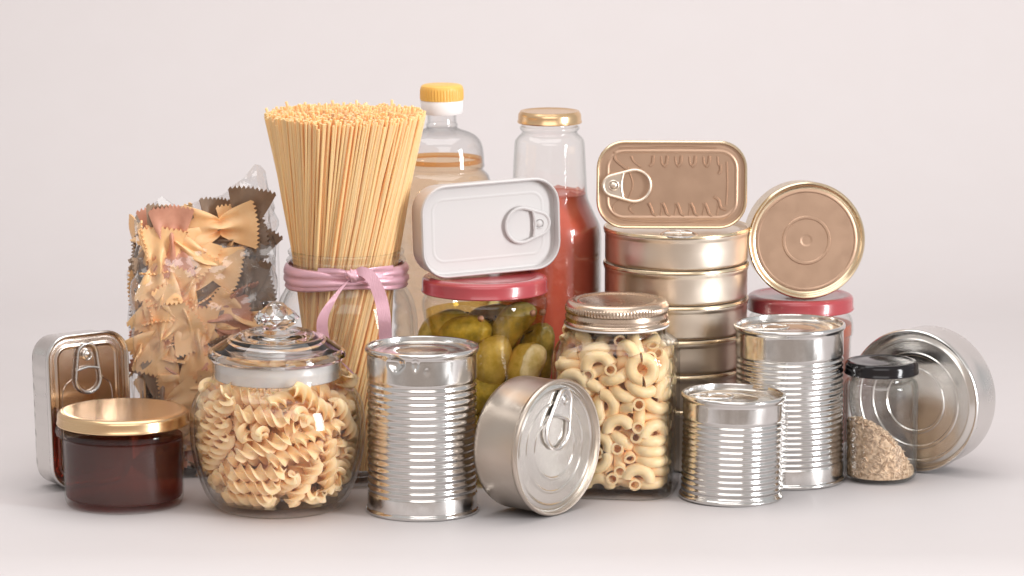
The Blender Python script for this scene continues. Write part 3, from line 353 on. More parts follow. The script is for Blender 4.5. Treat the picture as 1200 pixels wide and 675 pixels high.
# ------------------------------------------------------------------ the setting
def build_setting():
    bm = bmesh.new()
    path = [(-.205, -.028), (-.212, -.024), (-.214, -.016), (-.213, -.006), (-.206, 0)]
    path += [(y, 0) for y in (-.12, 0, .2, .4, .6, .8)]
    for i in range(1, 15):
        a = R_(90 * i / 14); path.append((.8 + .5 * math.sin(a), .5 - .5 * math.cos(a)))
    path += [(1.3, .8), (1.3, 1.3), (1.3, 1.9)]
    xs = [-1.9, -1.2, -.6, 0, .6, 1.2, 1.9]
    grid = [[bm.verts.new((x, y, z)) for x in xs] for y, z in path]
    for a, b in zip(grid, grid[1:]):
        for i in range(len(xs) - 1): bm.faces.new((a[i], a[i + 1], b[i + 1], b[i]))
    o = put('tabletop', bm, M['table'], ang=60)
    tag(o, 'seamless white paper surface curving up behind the food', 'table', kind='structure')
build_setting()

# ------------------------------------------------------------------ squat jam jar
def jam_jar():
    Y = .029; cx = 144.5; s = sc(Y, .05); x = wx(cx, Y, .05)
    t = thing('jam_jar', 'squat glass jar of dark red jam under a flat gold lid', 'jar', (x, Y, 0))
    z = lambda py: pz(py, Y)
    outer = fine([(66 * s, .0003), (68.5 * s, .003), (70 * s, z(575)), (70.5 * s, z(540)), (71.5 * s, z(514)), (74 * s, z(509))], .003) + \
        [(78.5 * s, z(506.5)), (79.5 * s, z(503.5)), (79 * s, z(500.5)), (74.5 * s, z(498)), (72.5 * s, z(496)), (72.5 * s, z(492)), (72 * s, z(486))]
    put('jar_body', lathe(glass_shell(outer, .0008)), M['glass_wet'], t)
    put('lid', lathe(lid_profile(77 * s, z(495.5), z(479.5), rec=.0002)), M['gold_lid'], t)
    r = 71.2 * s - .0012
    bm = lathe([(0, .0058), (67 * s, .0058), (69.4 * s - .0008, .0072), (70 * s - .0009, .0105), (70.5 * s - .0009, z(540)), (71.3 * s - .0009, z(518)), (r, z(509.5)), (r - .001, z(509)), (0, z(509))])
    j = put('jam', bm, M['jam'], loc=(x, Y, 0))
    tag(j, 'dark red jam filling the squat jar with the gold lid', 'jam')
jam_jar()

# ------------------------------------------------------------------ round fusilli jar
FUS = (wx(325, .018), .018)
def fusilli_jar():
    Y = FUS[1]; s = sc(Y); x = FUS[0]; z = lambda py: pz(py, Y)
    t = thing('pasta_jar', 'round bellied glass jar of fusilli with knobbed glass lid', 'jar', (x, Y, 0))
    outer = fine([(70 * s, .0004), (76 * s, .003), (86 * s, z(575)), (96 * s, z(550)), (102 * s, z(520)), (103 * s, z(495)), (100 * s, z(472)), (92 * s, z(457)),
                  (82 * s, z(449)), (77 * s, z(443)), (75.5 * s, z(436)), (75.5 * s, z(426)), (76 * s, z(421))], .0025)
    put('jar_body', lathe(glass_shell(outer, .0028, .0065)), M['glass'], t)
    lid = thing('lid', None, None, (0, 0, 0)); lid.parent = t
    bpy.data.objects.remove(lid)
    prof = [(0, z(396)), (30 * s, z(397)), (56 * s, z(403)), (72 * s, z(411)), (74 * s, z(417)), (74 * s, z(420)), (79 * s, z(419.5)), (81 * s, z(416)), (80.5 * s, z(412)),
            (78 * s, z(409)), (70 * s, z(404)), (62 * s, z(399)), (56 * s, z(394.5)), (53 * s, z(394.5)), (50 * s, z(394)), (44 * s, z(390)), (36 * s, z(387.5)), (33 * s, z(388)), (27 * s, z(387)), (20 * s, z(385)), (0, z(385))]
    lo = put('lid', lathe(prof, 96), M['cut_glass'], t)
    bm = bmesh.new()
    rings = []
    for hw, py, tw in ((15, 387, 0), (16, 383, 0), (24, 378, .5), (27, 371.5, 0), (22, 366, .5), (14, 360, 0), (9, 355.5, .5), (4, 353.5, 0)):
        rings.append([bm.verts.new((hw * s * math.cos(2 * PI * (i + tw) / 10), hw * s * math.sin(2 * PI * (i + tw) / 10), z(py))) for i in range(10)])
    for a, b in zip(rings, rings[1:]):
        for i in range(10):
            j = (i + 1) % 10; bm.faces.new((a[i], a[j], b[j], b[i]))
    bm.faces.new(list(reversed(rings[0]))); bm.faces.new(rings[-1])
    bmesh.ops.triangulate(bm, faces=[f for f in bm.faces if len(f.verts) == 4])
    k = put('knob', bm, M['cut_glass'], lo, smooth=False)
    seal = lathe([(70 * s, z(420.5)), (72.8 * s, z(421)), (72.8 * s, z(428)), (73.3 * s, z(430)), (72.8 * s, z(432)), (72.8 * s, z(441)), (71.5 * s, z(442)), (70 * s, z(441)), (70 * s, z(420.5))], 96)
    put('seal', seal, M['seal'], t)
    bm = bmesh.new(); n = 36; st = 40; rings = []
    for i in range(st + 1):
        f = i / st; zz = (f - .5) * .038; tw = f * 2 * PI * 1.8; env = 1 - .25 * max(0, abs(f - .5) * 2 - .8) / .2
        ring = []
        for kk in range(n):
            a = 2 * PI * kk / n; lobe = (.5 + .5 * math.cos(3 * a)) ** 2.8
            r = (.0012 + .0052 * lobe) * env * (1 + .05 * math.sin(f * 23 + a))
            ring.append(bm.verts.new((r * math.cos(a + tw), r * math.sin(a + tw), zz + .0009 * lobe * math.sin(a * 1.5 + 1))))
        rings.append(ring)
    for a, b in zip(rings, rings[1:]):
        for i in range(n):
            j = (i + 1) % n; bm.faces.new((a[i], a[j], b[j], b[i]))
    bm.faces.new(list(reversed(rings[0]))); bm.faces.new(rings[-1])
    o = put('fusilli_piece', bm, M['fusilli'], ang=60)
    tag(o, 'pale fusilli spiral inside the round jar with knobbed glass lid', 'pasta', 'fusilli inside the round jar')
    first = True
    for p in FUSILLI:
        m4 = Matrix.Translation((x + p[0] / 100, Y + p[1] / 100, p[2] / 100 + .001)) @ Quaternion(p[3:7]).normalized().to_matrix().to_4x4()
        if first: o.matrix_world = m4; first = False
        else: copy_thing(o, m4)
fusilli_jar()

# ------------------------------------------------------------------ square macaroni jar
def macaroni_jar():
    Y = .075; cx = 722.5; s = sc(Y, .07); x = wx(cx, Y, .07); z = lambda py: pz(py, Y); yaw = R_(-9)
    t = thing('mason_jar', 'square shouldered glass jar of macaroni with ridged brown metal screw lid', 'jar', (x, Y, 0), (0, 0, yaw))
    h = 71
    outer = fine([((h - 6) * s, .0004, 4.5), ((h - 1) * s, .003, 5), (h * s, .012, 5), (h * s, z(500), 5), (h * s, z(425), 5), ((h - .5) * s, z(411), 4.6), (68 * s, z(401), 3.6), (62 * s, z(394), 2.6), (58 * s, z(389), 2)], .0025) + \
        [(57.5 * s, z(385), 2), (58.5 * s, z(383), 2), (57 * s, z(380), 2), (57 * s, z(362), 2)]
    put('jar_body', lathe(glass_shell(outer, .0028, .007), 128), M['glass_wavy'], t)
    # screw band with knurled edge, slightly stepped, and a flat disc on top
    zt = z(351); zb = z(378); R = 60 * s
    prof = [(0, zt - .0008), (R * .70, zt - .0008), (R * .73, zt - .0004), (R * .78, zt - .0009), (R * .84, zt + .0001), (R * .90, zt + .0003), (R * .955, zt - .0005), (R * .985, zt - .002), (R * .992, zt - .0032)]
    nk = 128 * 3
    def kn(v, a):
        zz = v.z
        if zt - .0068 < zz < zt - .0034: f = 1 + .008 * math.cos(a * 96)
        else: f = 1
        return Vector((v.x * f, v.y * f, v.z))
    prof += [(R, zt - .0036), (R, zt - .005), (R, zt - .0066), (R * .985, zt - .0075), (R * .985, zt - .0085), (R * 1.008, zt - .0105), (R * 1.008, zt - .0118), (R * .995, zt - .0128), (R * 1.0, zb + .0022),
             (R * 1.03, zb + .0012), (R * 1.035, zb + .0004), (R * 1.02, zb - .0002), (R * .985, zb), (R * .985, zt - .003), (0, zt - .003)]
    put('lid', lathe(prof, nk, wob=kn), M['pewter_lid'], t)
    put('gasket', lathe([(R * .985, zb - .0004), (R * 1.015, zb - .0004), (R * 1.02, zb - .0012), (R * 1.0, zb - .0019), (R * .97, zb - .0014), (R * .985, zb - .0004)], 96), M['collar'], t)
    bm = bmesh.new(); n = 14; st = 16; k = 2; ro, ri, rc = .0043, .0028, .0082
    O, I = [], []
    for i in range(st + 1):
        a = R_(-84 + 168 * i / st)
        ca, sa = math.cos(a), math.sin(a)
        O.append([bm.verts.new(((rc + ro * math.cos(2 * PI * q / n)) * ca - .0045, (rc + ro * math.cos(2 * PI * q / n)) * sa, ro * math.sin(2 * PI * q / n))) for q in range(n)])
        I.append([bm.verts.new(((rc + ri * math.cos(2 * PI * q / n)) * ca - .0045, (rc + ri * math.cos(2 * PI * q / n)) * sa, ri * math.sin(2 * PI * q / n))) for q in range(n)])
    for G in (O, I):
        for a, b in zip(G, G[1:]):
            for q in range(n):
                bm.faces.new((a[q], a[(q + 1) % n], b[(q + 1) % n], b[q]))
    for a, b in ((O[0], I[0]), (O[-1], I[-1])):
        for q in range(n): bm.faces.new((a[q], a[(q + 1) % n], b[(q + 1) % n], b[q]))
    o = put('macaroni_piece', bm, M['macaroni'], ang=50)
    tag(o, 'pale elbow macaroni piece inside the square shouldered jar', 'pasta', 'macaroni inside the square jar')
    base = Matrix.Translation((x, Y, 0)) @ Matrix.Rotation(yaw, 4, 'Z')
    first = True
    for p in MACARONI:
        f = 1.0
        m4 = base @ Matrix.Translation((p[0] / 100 * .965, p[1] / 100 * .965, p[2] / 100 * 1.0 + .002)) @ Quaternion(p[3:7]).normalized().to_matrix().to_4x4()
        if p[2] > 9.5 and (math.hypot(p[0], p[1]) > 3.7 - .55 * (p[2] - 9.5) or max(abs(p[0]), abs(p[1])) > 3.2): continue
        if first: o.matrix_world = m4; first = False
        else: copy_thing(o, m4)
macaroni_jar()

# ------------------------------------------------------------------ spaghetti jar with ribbon
SPX, SPY = wx(406, .12, .12), .12
def spaghetti_jar():
    Y = SPY; x = SPX; s = sc(Y, .12); z = lambda py: pz(py, Y)
    t = thing('pasta_jar', 'tall glass jar of upright spaghetti with a pink ribbon round its neck', 'jar', (x, Y, 0))
    outer = fine([(74 * s, .0004), (80 * s, .004), (83 * s, .014), (83.5 * s, z(470)), (83.5 * s, z(385)), (82 * s, z(366)), (78 * s, z(350)), (71 * s, z(337)), (68 * s, z(330)), (67 * s, z(322))], .003) + \
        [(66.5 * s, z(312)), (67 * s, z(308)), (69.5 * s, z(306)), (70 * s, z(304)), (69 * s, z(302)), (66.5 * s, z(300)), (66.5 * s, z(297)), (68 * s, z(295.5)), (68.3 * s, z(293.5)), (67 * s, z(292)), (65 * s, z(292))]
    put('jar_body', lathe(glass_shell(outer, .003, .007)), M['glass'], t)
    # strands
    rb, rt, tw = 50 * s, 93 * s, R_(88)
    lean = Vector((-2 * s, 0, 0))
    def strand(u, a):
        """u 0..1 radius share"""
        top_r = rt * u; bot_r = rb * u * random.uniform(.88, 1.08)
        a2 = a + random.gauss(0, .05)
        b = Vector((bot_r * math.cos(a2 - tw), bot_r * math.sin(a2 - tw), .009))
        e = Vector((top_r * math.cos(a), top_r * math.sin(a), z(130.5) + random.gauss(0, .0014) - .002 * u))
        return b, e
    segs = 7; rr = .00098
    def strand_mesh(bm, b, e):
        d = (e - b); mid = b + d * .5
        bow = Vector((random.gauss(0, .0006), random.gauss(0, .0006), 0))
        tube(bm, [b, b + d * .33 + bow, b + d * .66 + bow, e], rr, segs)
    group = 'spaghetti strands standing in the ribboned jar'
    lab = 'straight golden spaghetti strand standing in the jar with the pink ribbon'
    rings = [(1.0, 150), (.965, 106), (.925, 44)]
    protos = []
    for u, n in rings:
        for i in range(n):
            a = 2 * PI * (i + random.uniform(-.4, .4)) / n
            b, e = strand(u * random.uniform(.985, 1.0), a)
            d = e - b
            if len(protos) < 10:
                bm = bmesh.new(); L = .27
                bow = random.gauss(0, .0008)
                tube(bm, [(0, 0, 0), (bow, 0, L * .25), (bow * 1.3, bow * .4, L * .5), (bow, 0, L * .75), (0, 0, L)], rr, segs, up=Vector((0, 1, 0)))
                o = put('spaghetti_strand', bm, M['spaghetti']); tag(o, lab, 'pasta', group); protos.append(o); c = o
            else:
                c = random.choice(protos).copy(); C.objects.link(c)
            q = Vector((0, 0, 1)).rotation_difference(d.normalized())
            c.matrix_world = Matrix.Translation(Vector((x, Y, 0)) + b) @ q.to_matrix().to_4x4() @ Matrix.Rotation(random.random() * 6.28, 4, 'Z') @ Matrix.Scale(d.length / .27, 4, (0, 0, 1))
    bm = bmesh.new()
    for i in range(1100):
        u = .992 * math.sqrt(random.random()); a = random.random() * 2 * PI
        strand_mesh(bm, *strand(u, a))
    o = put('spaghetti_bundle_core', bm, M['spaghetti'], loc=(x, Y, 0))
    tag(o, 'packed inner strands of the upright spaghetti bundle', 'pasta', kind='stuff')
    # ribbon: band with folds, knot and two tails
    rib = thing('ribbon', 'pink satin ribbon tied round the neck of the spaghetti jar', 'ribbon', (x, Y, z(320)))
    z0 = z(320)
    bm = bmesh.new(); seg = 140; rings = []
    prof = [(66.8, 333), (69.8, 333.6), (71.0, 331.5), (70.2, 329), (70.6, 327.5), (72.2, 325), (71.8, 321), (70.4, 318.5), (71.4, 316.5), (72.0, 313), (71.2, 309.5), (69.9, 307.5), (67.2, 307)]
    for i in range(seg):
        a = 2 * PI * i / seg; ring = []
        front = max(0, math.cos(a + PI / 2 - .12)) ** 6
        for hw, py in prof:
            f = (py - 320) * (1 - .28 * front)
            wv = .7 * math.sin(a * 3 + py * .35) + .4 * math.sin(a * 7 - py * .6)
            rad = (66 + (hw - 66) * 1.25 + wv * .6) * s
            ring.append(bm.verts.new((rad * math.cos(a), rad * math.sin(a), z(320 + f + 1.6 * math.sin(a * 2 + 1)) - z0)))
        rings.append(ring)
    for i in range(seg):
        a, b = rings[i], rings[(i + 1) % seg]
        for k in range(len(prof) - 1): bm.faces.new((a[k], b[k], b[k + 1], a[k + 1]))
    put('band', bm, M['ribbon'], rib, ang=80)
    def fpt(px, py, off):                       # point on or in front of the jar wall as seen at a picture position
        xx = wx(px, Y - .04, pz(py, Y - .04)) - x
        rad = 71 * s + off if py < 345 else min(84 * s, (71 + (py - 340) * .5) * s) + off
        yy = -math.sqrt(max(1e-6, rad * rad - xx * xx)) if abs(xx) < rad else 0
        return Vector((xx, yy, pz(py, Y + yy) - z0))
    def strip(ctrl, width, mat, name, n=44, wdir=None, fold=.0):
        pts = smooth_path([c[0] for c in ctrl], n); bm = bmesh.new(); rows = []
        wd = smooth_path([c[1] for c in ctrl], n)
        for i, p in enumerate(pts):
            w = wd[i].normalized(); a = pts[max(0, i - 1)]; b = pts[min(n, i + 1)]; tt = (b - a).normalized()
            nn = tt.cross(w).normalized(); row = []
            for k in range(7):
                f = (k / 6 - .5); row.append(bm.verts.new(p + w * f * width(i / n) + nn * fold * math.cos(f * 2.6 * PI) * .5))
            rows.append(row)
        for a, b in zip(rows, rows[1:]):
            for k in range(6): bm.faces.new((a[k], a[k + 1], b[k + 1], b[k]))
        return put(name, bm, mat, rib, ang=80)
    X = Vector((1, 0, 0))
    def wv(x_, y_, z_): return Vector((x_, y_, z_))
    # right tail: springs from the knot, arches right and falls to (452, 400)
    strip([(fpt(414, 322, .003), wv(.1, 0, 1)), (fpt(424, 318, .007), wv(.25, .1, 1)), (fpt(436, 326, .009), wv(.8, .2, .7)), (fpt(446, 348, .008), wv(1, .15, .25)), (fpt(451, 374, .006), wv(1, .1, .05)), (fpt(452, 402, .004), wv(1, .1, 0)), (fpt(450, 420, .003), wv(1, .1, 0))],
          lambda f: .0055 + .0035 * min(1, f * 2.2), M['ribbon'], 'tail')
    # left tail: falls in a bend to the left, back under and out to the tip at (421, 442)
    strip([(fpt(412, 325, .004), wv(.7, 0, .6)), (fpt(402, 336, .007), wv(.75, .1, .5)), (fpt(389, 354, .008), wv(.85, .1, .35)), (fpt(379.5, 374, .007), wv(1, .3, .1)), (fpt(381, 396, .005), wv(1, .2, -.15)), (fpt(395, 419, .003), wv(.8, 0, -.6)), (fpt(410, 433, .002), wv(.5, 0, -.7)), (fpt(422, 444, .002), wv(.3, 0, -.4))],
          lambda f: .0045 + .0035 * min(1, f * 3) if f < .86 else .008 * max(.08, 1 - (f - .86) / .14 * .92), M['ribbon'], 'tail')
    bm = bmesh.new()
    kp = fpt(413.5, 322.5, .003)
    bmesh.ops.create_uvsphere(bm, u_segments=24, v_segments=14, radius=.0046)
    for v in bm.verts:
        n_ = noise.noise(v.co * 330) * .0011
        v.co = Vector((v.co.x * 1.15, v.co.y * .8, v.co.z * .92)) + v.co.normalized() * (n_ + .0005 * math.sin(v.co.x * 2600 + v.co.z * 900))
        v.co += kp
    put('knot', bm, M['ribbon'], rib, ang=80)
    # the pinched loop ends that run into the knot
    strip([(fpt(372, 319, -.0006), wv(0, 0, 1)), (fpt(396, 319, .003), wv(.1, 0, 1)), (fpt(411, 321.5, .004), wv(.1, 0, 1))], lambda f: .006 - .002 * f, M['ribbon'], 'loop', 20, fold=.0008)
    strip([(fpt(460, 319, .0012), wv(0, 0, 1)), (fpt(440, 320, .003), wv(0, 0, 1)), (fpt(426, 321, .004), wv(0, 0, 1)), (fpt(415, 322, .004), wv(0, 0, 1))], lambda f: .010 - .005 * f, M['ribbon'], 'loop', 24, fold=.0008)
spaghetti_jar()

# ------------------------------------------------------------------ bag of farfalle
def farfalle_bag():
    Y = .142; x = wx(237, Y, .09); yaw = R_(10)
    base = Matrix.Translation((x, Y, 0)) @ Matrix.Rotation(yaw, 4, 'Z')
    s = sc(Y, .1)
    def bow(var):
        bm = bmesh.new(); nx, ny = 30, 36; top, bot = [], []
        for i in range(nx + 1):
            u = -1 + 2 * i / nx; tr, br = [], []
            for j in range(ny + 1):
                v = -1 + 2 * j / ny
                hh = .0062 + .0106 * abs(u) ** .7
                tooth = (abs(((v * 5.5) % 1.0) - .5) * 2 - .5) * .0030
                xx = u * .0236 + (math.copysign(1, u) * tooth if abs(u) > .96 else 0)
                xx += math.copysign(1, u) * .0022 * (1 - v * v) * abs(u) ** 3
                pin = math.exp(-(u / .26) ** 2)
                zz = .0042 * pin * math.cos(v * PI * 1.5) + .0018 * math.exp(-(u / .5) ** 2) * math.cos(v * PI * 2.5)
                zz += (.0028 if var else -.0022) * u * u * v + (.0020 if var else .003) * u * u * (1 if u > 0 else (.4 if var else -.7)) + .0008 * math.sin(3 * u + 4 * v)
                yy = v * hh * (1 - .1 * pin)
                tr.append(bm.verts.new((xx, yy, zz + .0006))); br.append(bm.verts.new((xx, yy, zz - .0006)))
            top.append(tr); bot.append(br)
        for i in range(nx):
            for j in range(ny):
                bm.faces.new((top[i][j], top[i + 1][j], top[i + 1][j + 1], top[i][j + 1]))
                bm.faces.new((bot[i][j], bot[i][j + 1], bot[i + 1][j + 1], bot[i + 1][j]))
        for i in range(nx):
            for j in (0, ny): bm.faces.new((top[i][j], top[i + 1][j], bot[i + 1][j], bot[i][j]))
        for j in range(ny):
            for i in (0, nx): bm.faces.new((top[i][j], top[i][j + 1], bot[i][j + 1], bot[i][j]))
        return bm
    kinds = {'pale': ('pale wheat coloured farfalle bow in the clear bag', 'pale farfalle in the bag'),
             'brown': ('dark brown farfalle bow in the clear bag', 'dark brown farfalle in the bag'),
             'red': ('reddish brown farfalle bow in the clear bag', 'reddish farfalle in the bag')}
    protos = {}
    for k in kinds:
        for var in (0, 1):
            protos[k, var] = [bow(var), None]
    rnd = random.Random(4)
    pieces = [p for p in FARFALLE if not (p[1] < -1.1 and p[2] < 16.4) and not (p[0] < -3.6 and p[2] < 15.5)]
    # bows pressed flat against the front and left walls of the bag
    def pressed(x_, y_, z_, nrm):
        q = Vector((0, 0, 1)).rotation_difference(Vector(nrm)) if rnd.random() < .5 else Vector((0, 0, -1)).rotation_difference(Vector(nrm))
        e = Euler((rnd.gauss(0, .2), rnd.gauss(0, .2), rnd.uniform(0, 6.28))).to_quaternion()
        qq = q @ e
        pieces.append([x_, y_, z_, qq.w, qq.x, qq.y, qq.z])
    # the big bows that face the viewer through the front of the bag: picture column and row, turn, colour
    shown = [(214, 336, 62, 'pale'), (268, 342, 20, 'brown'), (277, 377, -25, 'pale'), (226, 404, 95, 'pale'), (192, 432, -35, 'red'), (224, 452, 15, 'pale'), (187, 392, 40, 'pale'),
             (204, 287, -38, 'pale'), (262, 282, 8, 'brown'), (290, 264, 80, 'brown'), (292, 306, 65, 'brown'), (250, 266, 5, 'pale'), (183, 284, 75, 'brown'), (248, 432, -60, 'brown'),
             (238, 478, 70, 'pale'), (166, 310, 85, 'pale'), (232, 306, -15, 'pale'), (166, 395, 80, 'pale'), (174, 465, 85, 'brown'), (262, 408, 75, 'red'), (210, 368, -70, 'pale'), (290, 347, 88, 'brown'), (288, 410, 35, 'pale'), (190, 478, 20, 'pale'), (284, 452, -10, 'pale'), (228, 516, -20, 'pale'), (240, 548, 85, 'pale'), (190, 520, 60, 'brown'), (286, 500, 40, 'pale'),
             (244, 376, 5, 'red'), (176, 350, 70, 'pale')]
    for px_, py_, an, kk in shown:
        yf = Y - .024; zz = pz(py_, yf); lx = max(-3.1, min(3.0, (wx(px_, yf, zz) - x) / math.cos(yaw) * 100))
        q = Matrix.Rotation(PI / 2, 3, 'X') @ Matrix.Rotation(R_(an), 3, 'Z') @ Euler((rnd.gauss(0, .10), rnd.gauss(0, .10), 0)).to_matrix()
        q = q.to_quaternion()
        pieces.append([lx / .915, (-2.45 + rnd.uniform(-.2, .2) if kk == 'pale' else -2.05 + rnd.uniform(-.15, .15)) / .95, zz * 100, q.w, q.x, q.y, q.z, kk])
    for k in range(6):
        for y_ in (-.6, 1.3): pressed(-4.35 + rnd.uniform(-.2, .3), y_ + rnd.uniform(-.5, .5), 1.9 + k * 2.5 + (.9 if y_ > 0 else 0), (-1, 0, 0))
    for p in pieces:
        lim = 18.3 + .16 * p[0]
        if len(p) < 8 and p[2] > lim - .8: continue
        w = .62 + (-.06 * p[0]) - (.25 if p[2] > 15 and p[0] > 0 else 0)
        r = rnd.random()
        w = .86 if p[1] < 0 else .6
        if p[0] > 1.2 and p[2] > 8: w = .4
        if p[2] > 15: w = .55
        if p[0] < -2.5 and p[2] < 8: w = .5
        k = 'pale' if r < w else ('brown' if r < w + (1 - w) * .75 else 'red')
        var = rnd.randint(0, 1)
        if len(p) > 7: k = p[7]
        m4 = base @ Matrix.Translation((p[0] / 100 * .915, p[1] / 100 * .95, p[2] / 100)) @ Quaternion(p[3:7]).normalized().to_matrix().to_4x4() @ Matrix.Scale(1.03 if len(p) > 7 else .97, 4)
        pr = protos[k, var]
        if pr[1] is None:
            o = put('farfalle_piece', pr[0], M['far_' + k], ang=50); pr[1] = o
            tag(o, kinds[k][0], 'pasta', kinds[k][1]); o.matrix_world = m4
        else: copy_thing(pr[1], m4)
    # the bag itself: a gusseted block bottom with sharp upright folds, drawn in to an uneven crumpled top
    w2, d2 = .0505, .0315
    per = []
    nseg = 26
    for (ax, ay), (bx_, by_) in (((-1, -1), (1, -1)), ((1, -1), (1, 1)), ((1, 1), (-1, 1)), ((-1, 1), (-1, -1))):
        for i in range(nseg):
            f = i / nseg; per.append((ax + (bx_ - ax) * f, ay + (by_ - ay) * f))
    tops = [(-1.0, .178), (-.72, .186), (-.55, .196), (-.28, .187), (.1, .193), (.35, .197), (.62, .208), (.80, .219), (.93, .212), (1.0, .198)]
    def top_at(u):
        for (a, za), (b, zb) in zip(tops, tops[1:]):
            if a <= u <= b: return za + (zb - za) * (u - a) / (b - a)
        return tops[0][1] if u < 0 else tops[-1][1]
    bm = bmesh.new(); rows = []; nv = 56
    for k in range(nv + 1):
        f = k / nv; row = []
        for i, (u, v) in enumerate(per):
            tz = top_at(u); zz = f * tz + .0005
            squeeze = 1.0
            full = .150 + .012 * u
            if zz > full:
                q = min(1, (zz - full) / max(.006, tz - full)); squeeze = 1 - .90 * q ** 1.1
            belly = 1 + .05 * math.sin(min(1, zz / .16) * PI)
            px = u * w2 * (1 + .0 * belly) ; py_ = v * d2 * squeeze * (belly if abs(v) == 1 else 1)
            if abs(u) == 1 and zz > full: px *= 1 - .10 * min(1, (zz - full) / .03) * (1 if u < 0 else .1)
            co = Vector((px, py_, zz))
            n1 = noise.noise(co * 60) * .0026 + abs(noise.noise(co * 30 + Vector((3, 1, 7)))) * .0050 - .0022
            if zz > full: n1 *= 2.2
            if k == 0: n1 = 0
            dirv = Vector((u if abs(u) == 1 else 0, v if abs(v) == 1 else 0, 0)).normalized()
            co += dirv * n1
            co.z = max(co.z + (noise.noise(co * 60 + Vector((9, 2, 4))) * .002 if k == nv else 0), .0004)
            row.append(bm.verts.new(co))
        rows.append(row)
    m = len(per)
    for a, b in zip(rows, rows[1:]):
        for i in range(m): bm.faces.new((a[i], a[(i + 1) % m], b[(i + 1) % m], b[i]))
    bm.faces.new(list(reversed(rows[0])))
    t = put('pasta_bag', bm, M['cello'], ang=70)
    t.matrix_world = base
    for u in (-1, 1):
        bm = bmesh.new(); rows = []
        for k in range(40):
            zz = .004 + (.150 + .012 * u) * k / 39; j = noise.noise(Vector((u * 3, 1, zz * 60))) * .0012
            bx0 = Vector((u * w2 + u * j, -d2 * (1 + .05 * math.sin(min(1, zz / .16) * PI)) * .985 + j, zz)); dv = Vector((u * .5, -.87, 0))
            rows.append([bm.verts.new(bx0), bm.verts.new(bx0 + dv * .0012 + Vector((.0003, 0, 0))), bm.verts.new(bx0 + dv * .0026)])
        for a, b in zip(rows, rows[1:]):
            for q in range(2): bm.faces.new((a[q], a[q + 1], b[q + 1], b[q]))
        put('seam', bm, M['cello'], t)
    tag(t, 'clear crinkled cellophane bag full of farfalle standing at the back left', 'bag')
farfalle_bag()

# ------------------------------------------------------------------ oil bottle, passata bottle
def oil_bottle():
    Y = .205; s = sc(Y, .2); x = wx(518, Y, .2); z = lambda py: pz(py, Y)
    t = thing('oil_bottle', 'clear plastic oil bottle with a yellow screw cap', 'bottle', (x, Y, 0))
    up = [(17, 132), (17, 143), (18.5, 145), (18.5, 147.5), (18, 149), (22, 151.5), (32, 155), (41, 160), (46.5, 168), (49, 180), (49.5, 190), (50, 194), (48.5, 196.5), (48.5, 199), (52, 202), (55.5, 207), (57.5, 215)]
    body = [(57.5, 225)]
    py = 232
    while py < 500:
        body += [(57.5, py), (56.0, py + 4), (56.0, py + 8), (57.5, py + 12)]; py += 24
    px = up + body + [(57.5, 510), (54, 519), (48, 524)]
    outer = [(a * s, max(z(b), .0005)) for a, b in reversed(px)]
    put('bottle_body', lathe(glass_shell(fine(outer, .0016), .0008, .002)), M['pet'], t)
    put('collar', lathe([(17.6 * s, z(133)), (23.5 * s, z(133)), (24.3 * s, z(131)), (25 * s, z(118)), (24.5 * s, z(117)), (17.6 * s, z(117))], 64), M['collar'], t)
    def kn(v, a):
        f = 1 + (.012 * math.cos(a * 44) if z(115) < v.z < z(104) else 0); return Vector((v.x * f, v.y * f, v.z))
    cp = [(0, z(98.5)), (15 * s, z(98.5)), (21.5 * s, z(99)), (24 * s, z(100.5)), (25 * s, z(103)), (25.2 * s, z(105)), (25.3 * s, z(110)), (25.3 * s, z(114)), (25.3 * s, z(116.8)), (24.5 * s, z(117)), (18 * s, z(117))]
    put('cap', lathe(cp, 352, wob=kn), M['yellow_cap'], t)
    lv = 188
    inn = [(p[0] - .0014, p[1]) for p in outer if p[1] < z(lv)]
    bm = lathe([(0, .003)] + [(p[0], max(p[1], .003)) for p in fine(inn, .0016)] + [(inn[-1][0], z(lv)), (0, z(lv))])
    o = put('oil', bm, M['oil'], loc=(x, Y, 0)); tag(o, 'pale golden oil in the bottle with the yellow cap', 'oil')
    rl = inn[-1][0] - .0004
    put('meniscus', lathe([(rl - .0028, z(lv) + .0001), (rl - .0014, z(lv) + .0007), (rl, z(lv) + .0022), (rl + .0002, z(lv) - .0012), (rl - .0016, z(lv) - .0012), (rl - .0028, z(lv) + .0001)], 96), M['oil_rim'], o)  # meniscus ring, its darker orange imitates refraction
oil_bottle()
